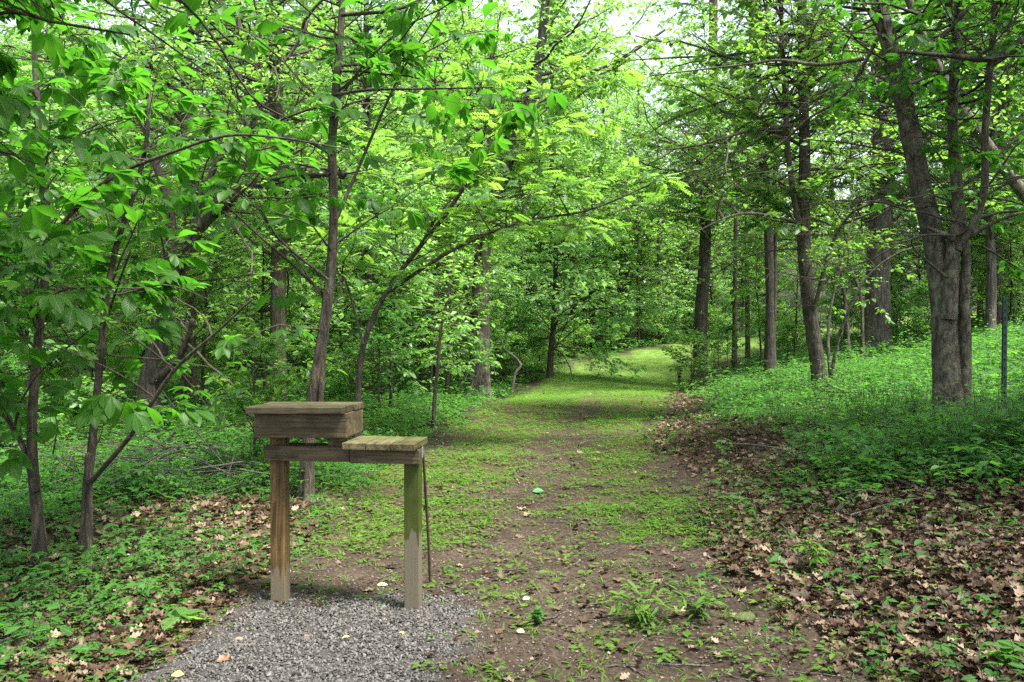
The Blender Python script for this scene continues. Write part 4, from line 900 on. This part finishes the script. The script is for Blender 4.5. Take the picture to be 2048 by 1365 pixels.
one_leaf('fallen_leaf', 'fresh green leaf fallen flat on the trail turf', 'leaf', (1076, 987), 24, .1, *GR, tm=wide)
one_leaf('fallen_leaf', 'pale green upturned leaf on the soil of the bank', 'leaf', (1678, 1237), 34, .5, (.16, .30, .14), (.26, .42, .22), tilt=.4)
def stone(name, label, px, wpx, col, flat=.6):
    p = on_ground(*px); s_ = wpx / 2 / F * p[1]; bm = bmesh.new(); bmesh.ops.create_icosphere(bm, subdivisions=3, radius=s_); r = random.Random(px[0])
    ks = [(Vector((r.gauss(0, 1), r.gauss(0, 1), r.gauss(0, 1))), r.random() * 6) for _ in range(5)]
    for v in bm.verts:
        q = v.co / s_; f = 1 + sum(.07 * math.sin(k.dot(q) * 2 + ph) for k, ph in ks); v.co = Vector((v.co.x * f, v.co.y * f * .8, v.co.z * f * flat))
    me = bpy.data.meshes.new(name); bm.to_mesh(me); bm.free(); me.polygons.foreach_set('use_smooth', [True] * len(me.polygons)); me.materials.append(col)
    o = bpy.data.objects.new(name, me); COL.objects.link(o); o.location = p + np.array([0, 0, s_ * .2]); tag(o, label, 'stone')
stone('stone', 'low mossy green stone half sunk in the soil of the bank', (1490, 1240), 42, plain('moss', (.035, .05, .012), (.11, .14, .03), 90, .95, 1., .02), .34)
stone('stone', 'small pale grey stone beside the dry leaves under the sapling', (257, 1112), 10, plain('pale_stone', (.4, .4, .4), (.55, .55, .56), 30, .7))
stone('stone', 'dark stone touching the foot of the brown post', (581, 1203), 15, plain('dark_stone', (.05, .05, .05), (.11, .11, .10), 30, .8))

def weed(name, label, cat, px, spec):
    b = on_ground(*px); root = empty(name, b); tag(root, label, cat); r = np.random.default_rng(px[0] + px[1]); Y = b[1]
    n, h, ls, tm, mat, sp = spec; sm_, lb = MB(), MB()
    for i in range(n):
        th = r.uniform(0, 6.28); top = np.array([math.cos(th) * sp * r.uniform(.2, 1), math.sin(th) * sp * r.uniform(.2, 1), h * r.uniform(.5, 1.)])
        Q = smooth_line(np.array([[0, 0, -.02], top * np.array([.35, .35, .6]), top]), 6); tubes(sm_, Q, np.full(6, .0019), 4)
        k = 5; t = np.linspace(.3, 1, k); P = np.array([Q[int(a * 5)] for a in t]); a = np.arange(k) * 2.4 + th
        leaves(lb, tm, P, np.stack([np.cos(a), np.sin(a), r.uniform(-.25, .3, k)], 1), norm(np.array([0, 0, 1.]) + r.normal(0, .25, (k, 3))), r.uniform(.7, 1.1, k) * ls, 0, r)
    sm_.build('stem', [M['twig']], root); lb.build('foliage', [M[mat]], root)
stilt = blade(4, .13, .4, .35, .25)
weed('grass_clump', 'loose clump of stilt grass sprouting from bare soil', 'grass clump', (1290, 1245), (17, .20, .10, stilt, 'grass', .26))
weed('grass_clump', 'second tuft of stilt grass beside the mossy stone', 'grass clump', (1400, 1235), (13, .17, .09, stilt, 'grass', .22))
weed('broadleaf_weed', 'two big glossy ribbed leaves at the edge of the gravel', 'plant', (375, 1252), (2, .06, .15, wide, 'light', .05))
weed('broadleaf_weed', 'bright heart leaved weed rising from the oak leaves in the corner', 'plant', (2010, 1345), (7, .15, .085, wide, 'light', .08))
weed('broadleaf_weed', 'dark bluish seedling with broad leaves above the leaf bank', 'plant', (1650, 905), (6, .22, .13, wide, 'ivy', .12))
weed('grass_clump', 'thin grassy tuft growing through the oak leaf litter', 'grass clump', (1630, 1145), (8, .24, .11, stilt, 'grass', .15))
weed('grass_clump', 'small tuft of seedlings in the middle of the bare dirt', 'grass clump', (1070, 1250), (7, .10, .05, simple, 'cover', .05))
weed('cedar_seedling', 'small dark upright conifer seedling on the sunlit turf', 'seedling', (1358, 772), (26, .75, .10, diamond, 'ivy', .16))
def twig_pile(name, label, px, n, L_, sp, mat):
    b = on_ground(*px); r = np.random.default_rng(9 + px[0]); root = empty(name, b); tag(root, label, 'twig pile')
    P = np.stack([r.normal(0, sp, n), r.normal(0, sp * .5, n), r.uniform(.02, sp * .9, n)], 1); d = np.stack([r.normal(0, 1, n), r.normal(0, .6, n), r.normal(0, .35, n)], 1)
    G = grow(P, d, r.uniform(.5, 1, n) * L_, 7, r, -.1, .06); mb = MB(); tubes(mb, G, (r.uniform(.004, .010, n))[:, None] * np.linspace(1, .4, 7)[None], 5); o = mb.build('twigs', [M[mat]], root); o['kind'] = 'stuff'
twig_pile('brush_pile', 'heap of grey dead twigs by the bend of the trail', (1186, 742), 26, .8, .22, 'dead')
twig_pile('brush_pile', 'tangle of fallen branches behind the dry leaf patch', (330, 985), 80, 1.0, .55, 'dead')
